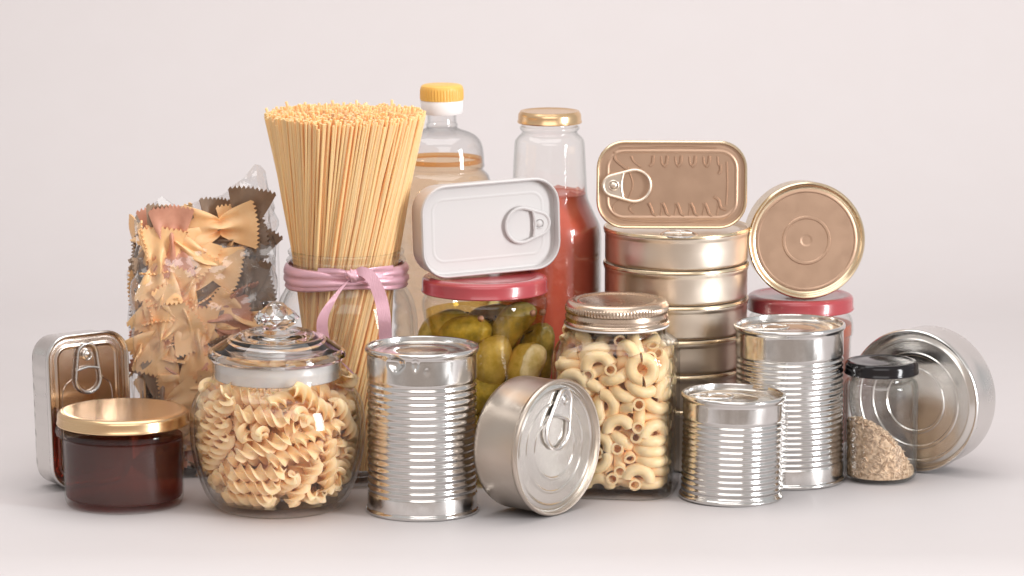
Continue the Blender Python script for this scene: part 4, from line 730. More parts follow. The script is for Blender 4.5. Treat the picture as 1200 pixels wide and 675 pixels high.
def passata_bottle():
    Y = .2; s = sc(Y, .2); x = wx(644, Y, .2); z = lambda py: pz(py, Y)
    t = thing('sauce_bottle', 'tall glass bottle half emptied of red passata with a gold cap', 'bottle', (x, Y, 0))
    px = [(32, 140), (32, 146), (34.5, 148), (35, 150), (34, 152), (32.5, 154), (33, 156), (36, 159), (39.5, 163), (41, 168), (41.8, 180), (43, 205), (44.5, 228), (48, 239), (54, 252), (59, 263), (61, 275), (61, 300), (61, 400), (61, 505), (58, 517), (52, 524)]
    outer = [(a * s, max(z(b), .0005)) for a, b in reversed(px)]
    put('bottle_body', lathe(glass_shell(fine(outer, .002), .0008, .005)), M['glass_wavy'], t)
    put('cap', lathe(lid_profile(37 * s, z(144), z(129.5)), 96), M['gold_lid'], t)
    lv = 226
    inn = [(p[0] - .0012, p[1]) for p in outer if .006 < p[1] < z(lv)]
    bm = lathe([(0, .0075), (inn[0][0] - .004, .0075)] + fine(inn, .002) + [(inn[-1][0] + .0001, z(lv)), (0, z(lv))])
    o = put('passata', bm, M['passata'], loc=(x, Y, 0)); tag(o, 'thick red passata filling the lower part of the gold capped bottle', 'sauce')
    bm = bmesh.new(); rows = []
    for i in range(120):
        a = 2 * PI * i / 120; hgt = .0015 + .0055 * max(0, noise.noise(Vector((math.cos(a) * 1.7, math.sin(a) * 1.7, 4)))) + .0035 * max(0, noise.noise(Vector((math.cos(a) * 6, math.sin(a) * 6, 1))))
        row = []
        for q in range(4):
            zz = z(lv) - .0002 + hgt * q / 3; rr = 43.9 * s - .00145 - (zz - z(lv)) * .07
            row.append(bm.verts.new((rr * math.cos(a), rr * math.sin(a), zz)))
        rows.append(row)
    for i in range(120):
        a, b = rows[i], rows[(i + 1) % 120]
        for q in range(3): bm.faces.new((a[q], b[q], b[q + 1], a[q + 1]))
    put('smear', bm, M['sauce_film'], o)
passata_bottle()

# ------------------------------------------------------------------ pickle jar and red lidded sauce jar
PKX, PKY = wx(568, .115, .1), .115
PK_TOP = pz(322.5, .115)
def pickle_jar():
    Y = PKY; s = sc(Y, .1); x = PKX; z = lambda py: pz(py, Y)
    t = thing('pickle_jar', 'glass jar of gherkins in brine under a red lid', 'jar', (x, Y, 0))
    px = [(66, 330), (66, 341), (67, 343), (70.5, 346), (73, 350), (73.8, 355), (73, 362), (70.5, 376), (68.5, 395), (68.5, 430), (69.5, 500), (69.5, 540), (67, 551), (62, 556)]
    outer = [(a * s, max(z(b), .0005)) for a, b in reversed(px)]
    put('jar_body', lathe(glass_shell(fine(outer, .002), .0008, .005)), M['glass_wet'], t)
    put('lid', lathe(lid_profile(73.5 * s, z(341), PK_TOP), 96), M['red_lid'], t)
    inn = [(p[0] - .0012, p[1]) for p in outer if .006 < p[1] < z(364)]
    bm = lathe([(0, .0066), (inn[0][0] - .004, .0066)] + fine(inn, .002) + [(inn[-1][0] + .0002, z(364)), (0, z(364))])
    o = put('brine', bm, M['brine'], loc=(x, Y, 0)); tag(o, 'cloudy yellow green brine in the red lidded gherkin jar', 'brine')
    rnd = random.Random(3)
    def gherkin(px_, py_, dep, L, W, ang, tilt, mat, label, group=None):
        bm = bmesh.new(); bmesh.ops.create_uvsphere(bm, u_segments=36, v_segments=26, radius=1)
        o_ = Vector((rnd.random() * 9, rnd.random() * 9, rnd.random() * 9))
        for v in bm.verts:
            c = v.co.copy(); w_ = max(0, 1 - abs(c.z) ** 2.6) ** .5 if abs(c.z) < 1 else 0
            rr = math.hypot(c.x, c.y) or 1
            k = w_ / rr
            q = Vector((c.x * k * W / 2, c.y * k * W / 2, c.z * L / 2))
            q.x += .08 * L * (c.z * c.z)
            q *= 1 + .07 * noise.noise(c * 1.6 + o_) + .03 * noise.noise(c * 6 + o_) + .022 * max(0, noise.noise(c * 13 + o_))
            v.co = q
        o2 = put('gherkin', bm, M[mat], ang=80)
        yy = Y + dep; zz = pz(py_, yy); xx = wx(px_, yy, zz)
        o2.matrix_world = Matrix.Translation((xx, yy, zz)) @ Matrix.Rotation(R_(ang), 4, 'Y') @ Matrix.Rotation(R_(tilt), 4, 'X')
        tag(o2, label, 'pickle', group)
    g = 'gherkins packed in the red lidded jar'
    gherkin(575, 424, -.024, .040, .0255, 14, 8, 'pickle_pale', 'pale blotched gherkin upright at the jar wall beside the tall ribbed can', g)
    gherkin(614, 428, -.018, .036, .0255, 28, -8, 'pickle_pale', 'plump yellow gherkin leaning above the tuna can', g)
    gherkin(544, 388, -.019, .040, .0215, 76, 5, 'pickle', 'olive gherkin lying level just under the brine surface', g)
    gherkin(599, 380, -.014, .040, .0225, 40, -6, 'pickle', 'tilted olive gherkin near the top right of the gherkin jar', g)
    rest = 'dull green gherkin half hidden deep in the red lidded jar'
    for a in ((518, 384, -.006, .042, .022, 60, 10), (530, 425, -.024, .042, .023, 20, 0), (560, 462, -.024, .04, .025, 70, 0), (610, 470, -.022, .042, .025, 60, 0), (628, 415, .004, .046, .024, 5, 0),
              (560, 405, .006, .046, .024, 20, 0), (590, 420, .008, .05, .024, -15, 0), (535, 440, .006, .05, .024, 10, 0), (600, 500, -.02, .045, .025, 80, 0), (555, 505, -.022, .045, .025, 85, 0),
              (575, 375, .016, .044, .022, 80, 0), (530, 500, .01, .05, .025, 20, 0), (600, 480, .012, .05, .025, 10, 0)):
        gherkin(*a, 'pickle', rest, 'dim gherkins deep in the jar')
    for px_, py_, dep, lb in ((563.5, 373.5, -.0345, 'pinkish peppercorn floating at the brine surface near the jar middle'), (624.5, 367, -.027, 'pinkish peppercorn at the right wall of the gherkin jar'), (636, 366, -.0125, 'brown peppercorn at the far right edge of the gherkin jar')):
        bm = bmesh.new(); bmesh.ops.create_icosphere(bm, subdivisions=3, radius=.0023)
        for v in bm.verts: v.co *= 1 + .12 * noise.noise(v.co * 700)
        yy = Y + dep; zz = pz(py_, yy); o = put('peppercorn', bm, M['peppercorn'], loc=(wx(px_, yy, zz), yy, zz)); tag(o, lb, 'peppercorn')
    # sprigs of dark herb between the gherkins
    for k in range(3):
        bm = bmesh.new()
        for i in range(70):
            a = rnd.random() * 6.28; r = .030 * math.sqrt(rnd.random()); zz = rnd.uniform(.012, z(372))
            p = Vector((r * math.cos(a), r * math.sin(a) * .9 + .004, zz)); d = Vector((rnd.gauss(0, 1), rnd.gauss(0, 1), rnd.gauss(0, 1))).normalized() * rnd.uniform(.004, .010)
            tube(bm, [p - d, p + Vector((0, 0, .001)), p + d], .0006, 5)
        o = put('herb_sprig', bm, M['herb'], loc=(x, Y, 0)); tag(o, 'dark dill sprig between the gherkins in the red lidded jar', 'herb', 'dill among the gherkins')
pickle_jar()
RJX, RJY = wx(938, .2, .12), .2
RJ_TOP = pz(344, .2)
def sauce_jar():
    Y = RJY; s = sc(Y, .1); x = RJX; z = lambda py: pz(py, Y)
    t = thing('sauce_jar', 'red lidded glass jar of orange red sauce behind the tall can', 'jar', (x, Y, 0))
    px = [(55, 352), (55, 362), (56, 366), (60, 371), (62, 378), (62, 390), (60, 400), (60, 500), (60, 512), (57, 521), (52, 525)]
    outer = [(a * s, max(z(b), .0005)) for a, b in reversed(px)]
    put('jar_body', lathe(glass_shell(fine(outer, .002), .0008, .005)), M['glass_wet'], t)
    put('lid', lathe(lid_profile(62 * s, z(362), RJ_TOP), 96), M['red_lid'], t)
    inn = [(p[0] - .0012, p[1]) for p in outer if .006 < p[1] < z(372)]
    bm = lathe([(0, .0066), (inn[0][0] - .004, .0066)] + fine(inn, .002) + [(0, z(372))])
    o = put('tomato_sauce', bm, M['sauce'], loc=(x, Y, 0)); tag(o, 'orange red sauce in the red lidded jar behind the tall can', 'sauce')
sauce_jar()

# ------------------------------------------------------------------ spice jar
def spice_jar():
    Y = .107; s = sc(Y, .04); x = wx(1032, Y, .04); z = lambda py: pz(py, Y)
    t = thing('spice_jar', 'small glass spice jar with black lid part filled with cumin seeds', 'jar', (x, Y, 0))
    px = [(37, 430), (37, 441), (38, 443), (41, 446), (43, 450), (43.5, 456), (43.5, 500), (43.5, 545), (42.5, 554), (39, 558)]
    outer = [(a * s, max(z(b), .0005)) for a, b in reversed(px)]
    put('jar_body', lathe(glass_shell(fine(outer, .0018), .0014, .003)), M['spice_glass'], t)
    put('lid', lathe(lid_profile(43 * s, z(437), z(422), .0008), 96), M['black_lid'], t)
    Ri = 43.5 * s - .0018; rnd = random.Random(8)
    def height(px_):
        pts = [(988, 484), (1008, 486), (1020, 491), (1036, 501), (1050, 515), (1060, 530), (1068, 546), (1080, 556)]
        for (a, ya), (b, yb) in zip(pts, pts[1:]):
            if a <= px_ <= b: return ya + (yb - ya) * (px_ - a) / (b - a)
        return 484 if px_ < 990 else 556
    def hz(X_, Y_): return max(.0062, z(height(1032 + X_ / s)) - .0035 - .25 * max(0, Y_))
    bm = bmesh.new()
    # core of the heap
    rows = []
    for i in range(13):
        r = Ri * .93 * i / 12; rows.append([])
        for k in range(32 if i else 1):
            a = 2 * PI * k / 32; X_, Y_ = r * math.cos(a), r * math.sin(a); rows[-1].append(bm.verts.new((X_, Y_, hz(X_, Y_) - .0012)))
    for k in range(32): bm.faces.new((rows[0][0], rows[1][k], rows[1][(k + 1) % 32]))
    for a, b in zip(rows[1:], rows[2:]):
        for k in range(32): bm.faces.new((a[k], b[k], b[(k + 1) % 32], a[(k + 1) % 32]))
    low = [bm.verts.new((v.co.x, v.co.y, .0036)) for v in rows[-1]]
    for k in range(32): bm.faces.new((rows[-1][k], low[k], low[(k + 1) % 32], rows[-1][(k + 1) % 32]))
    def seed(p, d, L, w):
        tube(bm, [p - d * L / 2, p - d * L * .25 + Vector((0, 0, w * .3)), p + Vector((0, 0, w * .4)), p + d * L * .25 + Vector((0, 0, w * .3)), p + d * L / 2], lambda f: w * max(.12, math.sin(f * PI) ** .7), 5)
    for i in range(1500):
        if i < 600:
            r = Ri * .86 * math.sqrt(rnd.random()); a = rnd.random() * 2 * PI; X_, Y_ = r * math.cos(a), r * math.sin(a); Z_ = hz(X_, Y_) + rnd.uniform(-.0008, .0014); rad = None
        else:
            a = rnd.random() * 2 * PI; r = Ri * rnd.uniform(.91, .955); X_, Y_ = r * math.cos(a), r * math.sin(a); top = hz(X_, Y_)
            Z_ = .0042 + (top - .0042) * rnd.random(); rad = Vector((X_, Y_, 0)).normalized()
        d = Vector((rnd.gauss(0, 1), rnd.gauss(0, 1), rnd.gauss(0, .6 if rad is None else 1)))
        if rad is not None: d -= rad * d.dot(rad)
        d.normalize()
        Z_ = max(Z_, .0038 + .003 * abs(d.z))
        seed(Vector((X_, Y_, Z_)), d, rnd.uniform(.0040, .0060), rnd.uniform(.00055, .00085))
    o = put('cumin_seeds', bm, M['seed'], loc=(x, Y, 0), ang=70)
    tag(o, 'sloping heap of brown cumin seeds inside the small black lidded jar', 'seeds', kind='stuff')
spice_jar()

# ------------------------------------------------------------------ ribbed tin cans
def can_profile(R, H, ribs, n_per, amp, seam=True):
    z0, z1, cnt = ribs
    pr = [(0, .0018), (R - .005, .0018), (R - .003, .0005), (R - .0005, 0), (R + .0010, .0004), (R + .0014, .0014), (R + .0011, .0026), (R + .0001, .0033), (R, .0042), (R, z0)]
    tot = cnt * n_per
    for i in range(1, tot):
        f = i / tot; pr.append((R - amp * (.5 - .5 * math.cos(2 * PI * cnt * f)), z0 + (z1 - z0) * f))
    pr += [(R, z1 + (H - .0052 - z1) * i / 16) for i in range(16)] + [(R, H - .0048), (R + .0002, H - .0040), (R + .0012, H - .0032), (R + .0015, H - .0018), (R + .0012, H - .0005), (R + .0004, H), (R - .0005, H - .0002), (R - .0009, H - .0012), (R - .0010, H - .0050)]
    return pr
def can_lid(R, zt):
    return [(R - .0012, zt), (R - .0025, zt - .0006), (R - .0036, zt), (R - .0048, zt + .0010), (R - .0062, zt + .0010), (R * .78, zt + .0004), (R * .74, zt + .0008), (R * .70, zt + .0003), (R * .52, zt + .0003), (R * .49, zt + .0007), (R * .46, zt + .0002), (0, zt + .0002)]
def ribbed_can(name, label, cx, Y, hw, ytop, rib_rows, cnt, amp, tab_ang, wob=None, rot=0, seg=128, tilt=(0, 0)):
    s = sc(Y, .05); x = wx(cx, Y, .05); R = hw * s; H = pz(ytop, Y); z = lambda py: pz(py, Y)
    t = thing(name, label, 'can', (x, Y, 0), (tilt[0], tilt[1], rot))
    seed_ = Vector((cx, Y * 10, 3)); w0 = wob
    def wavy(v, a):
        if .004 < v.z < H - .005 and v.x * v.x + v.y * v.y > (R * .9) ** 2:
            f = 1 + .0045 * noise.noise(Vector((v.x * 55, v.y * 55, v.z * 22)) + seed_); v = Vector((v.x * f, v.y * f, v.z))
        return w0(v, a) if w0 else v
    wob = wavy
    put('can_body', lathe(can_profile(R, H, (z(rib_rows[1]), z(rib_rows[0]), cnt), 10, amp), seg, wob=wob), M['tin'], t, ang=50)
    put('lid', lathe(can_lid(R, H - .0046), seg), M['tin_face'], t)
    if tab_ang is not None:
        a = R_(tab_ang)
        M4 = Matrix.Rotation(a, 4, 'Z') @ Matrix.Translation((-R * .72, 0, H - .0042))
        pull_tab(t, M4, L=R * .86, r1=R * .27, r2=R * .17)
    return t
# front can with two dents below its rim
def dent(v, a):
    s_ = sc(.0075, .05); Rr = 64.5 * s_
    d = 0
    for px_, py_, w_, h_, dep in ((466, 427, 12, 11, .0034), (489, 428, 5, 9, .0016), (502, 436, 4, 5, .0006)):
        da = math.asin((px_ - 495) / 64.5) - PI / 2
        dd = (a - da + PI) % (2 * PI) - PI
        u = dd * 64.5 / w_; q = (v.z - pz(py_, .0075 - Rr * math.cos(da + PI / 2))) / (h_ * s_)
        f = max(0, 1 - (abs(u) * (1.0 + .35 * (q < 0) * abs(q))) ** 1.6 - abs(q) ** 1.8)
        d += dep * f ** .75
    if d > 0:
        n_ = Vector((v.x, v.y, 0)).normalized(); return v - n_ * d
    return v
ft = ribbed_can('tin_can', 'tall dented ribbed tin can at the front between fusilli jar and tuna can', 495, .0075, 64.5, 404.5, (441, 576), 17, .00085, None, wob=dent, seg=288)
pm = [c for c in ft.children if c.name.startswith('can_body')][0]
ribbed_can('tin_can', 'short ribbed tin can with ring pull in front of the stack', 857, .05, 59.0, 460, (487, 576), 13, .0008, 8, tilt=(0, R_(1.2)))
ribbed_can('tin_can', 'tall finely ribbed tin can beside the black lidded spice jar', 926, .106, 63, 378.5, (413.5, 541), 20, .0007, 5, tilt=(0, R_(-.6)))

# ------------------------------------------------------------------ round cans: tuna can, big can, stack, gold can
def flats(fp):
    """extra loops beside every flat run, so that flats shade flat"""
    out = [fp[0]]
    for a, b in zip(fp, fp[1:]):
        if abs(a[1] - b[1]) < 1e-6 and abs(a[0] - b[0]) > .002:
            out += [(a[0] - .0004, a[1]), (b[0] + .0004, b[1])]
        out.append(b)
    return out
def drum(parent, R, L, mat, face_mat, rings, edge=.005, both=False, rim=1.0, rec=.0035):
    """axis z, face at z = L"""
    if both: pr = [(0, .002), (R - .004, .002), (R - .002, .0004), (R - .0005, 0), (R + .0008, .0006), (R + .001, .0016), (R + .0004, .0028), (R - .0002, .0036)]
    else:
        pr = [(0, .0008), (R - edge - .004, .0008), (R - edge - .0015, 0)]
        for i in range(7):
            a = R_(90 * i / 6); pr.append((R - edge + edge * math.sin(a) - .0003, edge - edge * math.cos(a)))
    pr += [(R - .0003, L * .5), (R - .0003, L - .0055), (R - .0001, L - .0045), (R + .0009 * rim, L - .0036), (R + .0013 * rim, L - .0022), (R + .0010 * rim, L - .0007), (R + .0002, L), (R - .0008, L - .0002), (R - .0012, L - .0012)]
    body = put('can_body', lathe(pr + [(R - .0014, L - rec - .0008)], 160), mat, parent, ang=40)
    zt = L - rec
    fp = [(R - .0012, zt - .0004), (R - .0022, zt - .0006), (R - .0034, zt)]
    for i, (a, dz) in enumerate(rings):
        fp.append((R * a, zt + dz))
    fp = flats(fp); fp += [(fp[-1][0] - .0006, fp[-1][1]), (0, fp[-1][1])]
    put('lid', lathe(fp, 160), face_mat, parent, ang=30)
    return zt
def lying(name, label, px_, Yf, R, L, yaw, group=None):
    """round can lying on its side: face centre above the table at depth Yf, face turned yaw from the viewer"""
    n = Vector((math.sin(yaw), -math.cos(yaw), 0))
    fx = wx(px_, Yf, R); c = Vector((fx, Yf, R + .0013)) - n * L
    t = thing(name, label, 'can', c)
    zax = n; xax = Vector((0, 0, 1)); yax = zax.cross(xax).normalized()
    t.rotation_euler = Matrix((xax, yax, zax)).transposed().to_euler()
    return t
def tuna_can():
    R, L, yaw = .0452, .0415, R_(51)
    t = lying('tuna_can', 'satin brown tuna can lying on its side, ring pull lid facing right', 655, -.010, R, L, yaw)
    zt = drum(t, R, L, M['steel_warm'], M['tin_face'], [(.88, .0002), (.862, .0010), (.845, .0002), (.70, .0001), (.685, .0007), (.66, .0007), (.645, .0000), (.50, 0), (.485, .0006), (.46, .0006), (.445, -.0002)], .008)
    # local x is up; ring pull near the top, ring towards the centre and a little to the left
    M4 = Matrix.Rotation(R_(-14), 4, 'Z') @ Matrix.Translation((.0325, 0, zt + .0004)) @ Matrix.Rotation(PI + R_(-6), 4, 'Z')
    pull_tab(t, M4, L=.041, r1=.0122, r2=.0072, t=.00125)
    bm = bmesh.new()
    tube(bm, [(-.0005 + .0052 * math.cos(a), -.0005 + .0052 * math.sin(a), zt + .0001) for a in [R_(95 + 170 * i / 14) for i in range(15)]], .0006, 6)
tuna_can()
def big_can():
    R, L, yaw = .0500, .0345, R_(-33)
    t = lying('round_can', 'wide silver can lying on its side behind the spice jar', 1069, .129, R, L, yaw)
    drum(t, R, L, M['tin_soft'], M['tin_face'], [(.90, .0004), (.88, .0012), (.86, .0012), (.845, .0002), (.70, .0002), (.685, .0010), (.655, .0010), (.64, 0), (.48, 0), (.465, .0010), (.435, .0010), (.42, -.0002)], .004)
big_can()
STX, STY = wx(791, .176, .1), .176
STACK_TOP = pz(264.5, .176)
def can_stack():
    s = sc(STY, .12); R = 84 * s; ys = [264.5, 305.8, 346.5, 386, 426, 470]
    zs = [pz(y, STY) for y in ys] ; zs.append(0.0)
    zs[5] = zs[4] - (zs[3] - zs[4])
    labs = ['topmost gold can of the stack, under the gold sardine tin', 'second gold can from the top of the stack', 'third gold can from the top of the stack', 'fourth gold can from the top, behind the short ribbed can',
            'fifth gold can from the top, mostly hidden behind jars', 'lowest gold can of the stack, resting on the table']
    for i in range(6):
        H = zs[i] - zs[i + 1]
        t = thing('round_can', labs[i], 'can', (STX + random.uniform(-.0006, .0006), STY, zs[i + 1] + (.0001 if i < 5 else 0)), (0, 0, random.uniform(0, 6) if i else 0), 'gold cans in the stack')
        zt = drum(t, R, H - .0004, M['gold_can'], M['gold_can'], [(.90, .0002), (.88, .0008), (.85, .0002), (.6, 0)], .003, rim=.4, rec=.003)
        put('rim', lathe([(R + .0003, H - .0028), (R + .0009, H - .0020), (R + .0008, H - .0007), (R + .0002, H + .0001), (R - .0004, H - .0004), (R + .0003, H - .0028)], 128), M['gold_rim'], t)
        if i == 0:
            pull_tab(t, Matrix.Translation((0, -R * .55, zt + .0012)) @ Matrix.Rotation(R_(-90), 4, 'Z'), L=.034, r1=.0125, r2=.0085, lift=-.0)
can_stack()
def gold_round_can():
    Y = .171; s = sc(Y, .17); R = 69 * s; yaw = R_(5)
    n = Vector((math.sin(yaw) * math.cos(R_(3)), -math.cos(yaw) * math.cos(R_(3)), math.sin(R_(3))))
    L = .036; fx = wx(946, Y, .17)
    c = Vector((fx, Y, RJ_TOP + R + .0010)) - n * L
    t = thing('round_can', 'gold round can balanced on edge on the red jar lid', 'can', c)
    zax = n; xax = Vector((0, 0, 1)); xax = (xax - n * xax.dot(n)).normalized(); yax = zax.cross(xax)
    t.rotation_euler = Matrix((xax, yax, zax)).transposed().to_euler()
    pr = [(0, .001), (R - .008, .001), (R - .005, .0004), (R - .002, .0016), (R - .0012, .004), (R - .0012, L - .006), (R - .0006, L - .0045), (R, L - .0032), (R + .0002, L - .002), (R - .0002, L - .0006), (R - .001, L), (R - .002, L - .0004), (R - .0026, L - .0014), (R - .0036, L - .0026), (R - .0052, L - .0030)]
    put('can_body', lathe(pr, 160), M['gold_rim'], t, ang=40)
    zt = L - .0030
    fp = flats([(R - .0050, zt), (R - .0062, zt + .0006), (R - .0070, zt + .0006), (R - .0078, zt), (R * .42, zt), (R * .405, zt + .0005), (R * .375, zt + .0005), (R * .36, zt), (R * .10, zt), (R * .085, zt - .0003), (R * .06, zt - .0003), (0, zt - .0003)])
    put('lid', lathe(fp, 160), M['gold_matte'], t, ang=30)
gold_round_can()

# ------------------------------------------------------------------ rectangular sardine tins
def sardine(name, label, centre, n, roll, W, H, D, rc, mat, face, wallribs=0, rec=.0036):
    """centre of the face, face normal n, roll about it; local x along the long side, z out of the face"""
    zax = n.normalized(); up = Vector((0, 0, 1)); yax = (up - zax * up.dot(zax)).normalized(); xax = yax.cross(zax)
    rm = Matrix((xax, yax, zax)).transposed() @ Matrix.Rotation(roll, 3, 'Z')
    t = thing(name, label, 'can', Vector(centre) - zax * D); t.rotation_euler = rm.to_euler()
    def warp(v, ins, m):
        if wallribs and .003 < v.z < D - .004:
            v = v.copy(); v.z += 0
            k = .0005 * (math.cos(v.y * 2 * PI / .0105))
            v.x += (m.x) * k
        return v
    steps = [(rc * .5, .0006), (.0040, .0004), (.0026, .0012), (.0018, .0028), (.0016, .006), (.0015, D * .5), (.0013, D - .0055), (.0011, D - .0042), (.0002, D - .0034), (0, D - .0020), (.0003, D - .0006), (.0010, D), (.0018, D - .0003), (.0021, D - .0010), (.0023, D - rec)]
    put('can_body', loft_rr(W, H, rc, steps, cap1=False, warp=warp), mat, t, ang=45)
    return t, D - rec + .0002
def panel(t, W, H, rc, zt, mat, beads, extra=None):
    st = [(.0023, zt), (.0034, zt - .0003), (.0046, zt)]
    st.append((.0050, zt))
    if beads[0][1] < .0003: st.append((beads[0][0] - .0004, zt + beads[0][1]))
    for ins, dz in beads: st.append((ins, zt + dz))
    st += [(beads[-1][0] + .0004, zt + beads[-1][1]), (beads[-1][0] + .0012, zt + beads[-1][1]), (beads[-1][0] + .004, zt + beads[-1][1])]
    bm = loft_rr(W, H, rc, st, cap0=False)
    if extra: extra(bm, zt)
    return put('lid', bm, mat, t, ang=50)
def left_tin():
    yaw = R_(36); n = Vector((math.sin(yaw), -math.cos(yaw), .05))
    W, H, D, rc = .065, .1080, .028, .0175
    cx_, cy_ = -.2925, .0815
    # stands on its short side
    t, zt = sardine('sardine_tin', 'silver rectangular tin standing on end behind the jam jar', (cx_, cy_, H / 2 + .0006), n, 0, W, H, D, rc, M['tin_soft'], None, wallribs=1)
    def ex(bm, z_):
        pts = [(x_ * .0165, .006 + y_ * .03, z_ + .0001) for x_, y_ in [(-1, -.2), (-1, .45), (-.85, .75), (-.5, .9)]]
        for sgn in (-1, 1):
            tube(bm, smooth_path([(sgn * .020, -.044, z_ + .0002), (sgn * .020, .0, z_ + .0002), (sgn * .0185, .016, z_ + .0002), (sgn * .012, .022, z_ + .0002)], 24), .0008, 6)
    panel(t, W, H, rc, zt, M['bronze_tin'], [(.0075, .0001), (.0084, .0008), (.0095, .0008), (.0104, .0001)], ex)
    pull_tab(t, Matrix.Translation((.000, .0385, zt + .0005)) @ Matrix.Rotation(-PI / 2, 4, 'Z'), L=.034, r1=.0098, r2=.0075, t=.0012, two_holes=True)
left_tin()
def white_tin():
    yaw = R_(25); n = Vector((math.sin(yaw), -math.cos(yaw), .02)); W, H, D, rc = .1065, .0655, .0235, .0195
    Yc = .112; roll = R_(1.2)
    zc = PK_TOP + .0003 + (W / 2 - rc) * math.sin(roll) + (H / 2 - rc) * math.cos(roll) + rc; xc = wx(576.5, Yc, zc)
    t, zt = sardine('sardine_tin', 'white rectangular tin balanced on the red lid of the gherkin jar', (xc, Yc, zc), n, roll, W, H, D, rc, M['white_lacquer'], None, rec=.0065)
    o = panel(t, W, H, rc, zt, M['white_lacquer'], [(.0100, .0), (.0106, .00016), (.0116, .00016), (.0122, .0)])
    pull_tab(t, Matrix.Translation((.0385, -.0005, zt + .0004)) @ Matrix.Rotation(PI, 4, 'Z'), L=.0335, r1=.0122, r2=.0078, t=.0013, mat=M['white_lacquer'])
white_tin()
def gold_tin():
    Yc = .160; n = Vector((.012, -1, .05)); s = sc(Yc, .2); W, H, D, rc = 177 * s, 104 * s, .024, 33 * s
    zb = STACK_TOP + .0002
    zc = zb + H / 2
    t, zt = sardine('sardine_tin', 'matte gold rectangular tin standing on top of the can stack', (wx(787.5, Yc, zc), Yc, zc), n, R_(-.3), W, H, D, rc, M['gold_rim'], None, rec=.0024)
    def ex(bm, z_):
        q = -.0002
        def br(pts, r=.0012): tube(bm, smooth_path([(a * s, -b * s, z_ + q) for a, b in pts], 14), r, 6)
        for i in range(5):
            x0 = -24 + i * 16.5
            br([(x0 + 2, -34), (x0 + 1, -25), (x0 - 2, -21.5)]); br([(x0 + 11, -33), (x0 + 12, -25), (x0 + 15, -21), (x0 + 17, -22)], .0008)
            br([(x0 - 3, 22), (x0, 28), (x0 + 2, 34), (x0 + 6, 36.5)]); br([(x0 + 11, 36), (x0 + 12.5, 28), (x0 + 12, 22)], .0008)
        br([(57, -24), (57, -17), (55, -13)]); br([(64, -27), (65, 0), (64, 24)], .0008); br([(50, 14), (55, 18), (58, 27), (64, 29)])
        br([(-67, -38), (-67, -30), (-61, -24), (-53, -18)]); br([(-48, -33), (-45, -27), (-36, -20)], .0009)
        br([(-66, 36), (-69, 27), (-64, 20), (-58, 18)], .0007); br([(-44, 34), (-49, 30), (-48, 25), (-40, 20), (-34, 15)], .0009)
        br([(-60, 41), (-30, 43.5), (0, 43.5), (50, 43)], .0008); br([(-62, -42), (0, -44), (52, -43)], .0008)
        tube(bm, smooth_path([(-52 * s, 20 * s, z_), (-46 * s, 0, z_), (-52 * s, -20 * s, z_)], 14), .0006, 6)
    panel(t, W, H, rc, zt, M['gold_matte'], [(.0066, .0001), (.0073, .0008), (.0083, .0008), (.0090, .0001)], ex)
    pull_tab(t, Matrix.Translation((-68.5 * s, -1 * s, zt + .0005)), L=.0335, r1=.0112, r2=.0073, t=.0011, mat=M['gold_can'])
gold_tin()

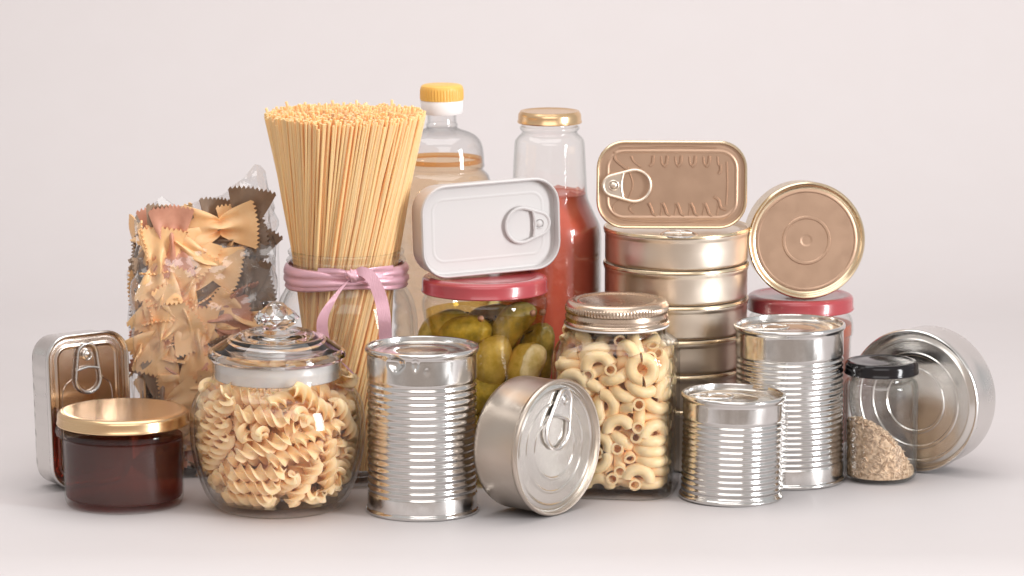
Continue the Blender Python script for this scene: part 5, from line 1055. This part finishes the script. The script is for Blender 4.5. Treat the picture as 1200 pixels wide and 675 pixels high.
# ------------------------------------------------------------------ light, world, camera
def build_light():
    w = bpy.data.worlds.new('World'); S.world = w; w.use_nodes = True; nt = w.node_tree; nt.nodes.clear()
    out = N(nt, 'ShaderNodeOutputWorld'); bg = N(nt, 'ShaderNodeBackground'); nt.links.new(bg.outputs[0], out.inputs[0])
    tc = N(nt, 'ShaderNodeTexCoord'); sx = N(nt, 'ShaderNodeSeparateXYZ'); nt.links.new(tc.outputs['Generated'], sx.inputs[0])
    up = ramp(nt, sx.outputs['Z'], 0, 1, .30, .75)
    left = ramp(nt, sx.outputs['X'], 1, 0, -.92, -.5)
    right = ramp(nt, sx.outputs['X'], 0, 1, .35, .85)
    c1 = mixcol(nt, left, ROOM, (.95, .92, .90))
    c1 = mixcol(nt, right, c1, (.88, .89, .90))
    low = ramp(nt, sx.outputs['Z'], 1, 0, -.35, -.02)
    c1 = mixcol(nt, low, c1, ROOM_LOW)
    c2 = mixcol(nt, up, c1, (1.0, .97, .95))
    nt.links.new(c2, bg.inputs['Color']); bg.inputs['Strength'].default_value = WORLD
    def area(name, loc, target, sx_, sy_, power, col):
        l = bpy.data.lights.new(name, 'AREA'); l.shape = 'RECTANGLE'; l.size = sx_; l.size_y = sy_; l.energy = power; l.color = col
        o = bpy.data.objects.new(name, l); C.objects.link(o); o.location = loc
        o.rotation_euler = (Vector(target) - Vector(loc)).to_track_quat('-Z', 'Y').to_euler(); return o
    az, el, d = R_(60), R_(11), 3.2
    area('window_light', (d * math.sin(az) * math.cos(el), -d * math.cos(az) * math.cos(el), .1 + d * math.sin(el)), (0, .08, .1), .60, 1.7, KEY, (.985, .99, 1))
    area('added_front_fill', (.0, -1.75, 1.4), (0, .0, .05), 1.9, 1.0, FRONT, (1, .98, .965))  # added fill lamp, brightens the jar contents from the front
    area('added_overhead_fill', (-.14, .15, 1.05), (-.14, .18, 0), 1.0, .9, TOP, (1, .985, .975))  # added lamp overhead, keeps floor shadows faint and fades towards the corners
    l = bpy.data.lights.new('added_backdrop_fill', 'SPOT'); l.energy = BACK; l.color = (1, .985, .975); l.spot_size = R_(56); l.spot_blend = 1; l.shadow_soft_size = .15  # added spot that brightens the middle of the backdrop
    o = bpy.data.objects.new('added_backdrop_fill', l); C.objects.link(o); o.location = (0, .25, 1.35)
    o.rotation_euler = (Vector((-.02, 1.1, .04)) - Vector((0, .25, 1.35))).to_track_quat('-Z', 'Y').to_euler()
build_light()
cam = bpy.data.cameras.new('camera'); co = bpy.data.objects.new('camera', cam); C.objects.link(co)
cam.lens = 135; cam.sensor_width = 36; cam.clip_start = .05; cam.clip_end = 50
cam.dof.use_dof = True; cam.dof.focus_distance = 2.60; cam.dof.aperture_fstop = 13
co.location = (0, CAMY, CAMZ); co.rotation_euler = (PI / 2 - PITCH, 0, 0)
S.camera = co
S.view_settings.view_transform = 'Standard'; S.view_settings.look = 'None'; S.view_settings.exposure = 0; S.view_settings.gamma = 1
S.render.engine = 'CYCLES'
cy = S.cycles
cy.max_bounces = 14; cy.diffuse_bounces = 8; cy.glossy_bounces = 6; cy.transmission_bounces = 12; cy.transparent_max_bounces = 40
cy.use_denoising = True; cy.caustics_reflective = False; cy.caustics_refractive = True; cy.blur_glossy = .3
cy.sample_clamp_indirect = 8
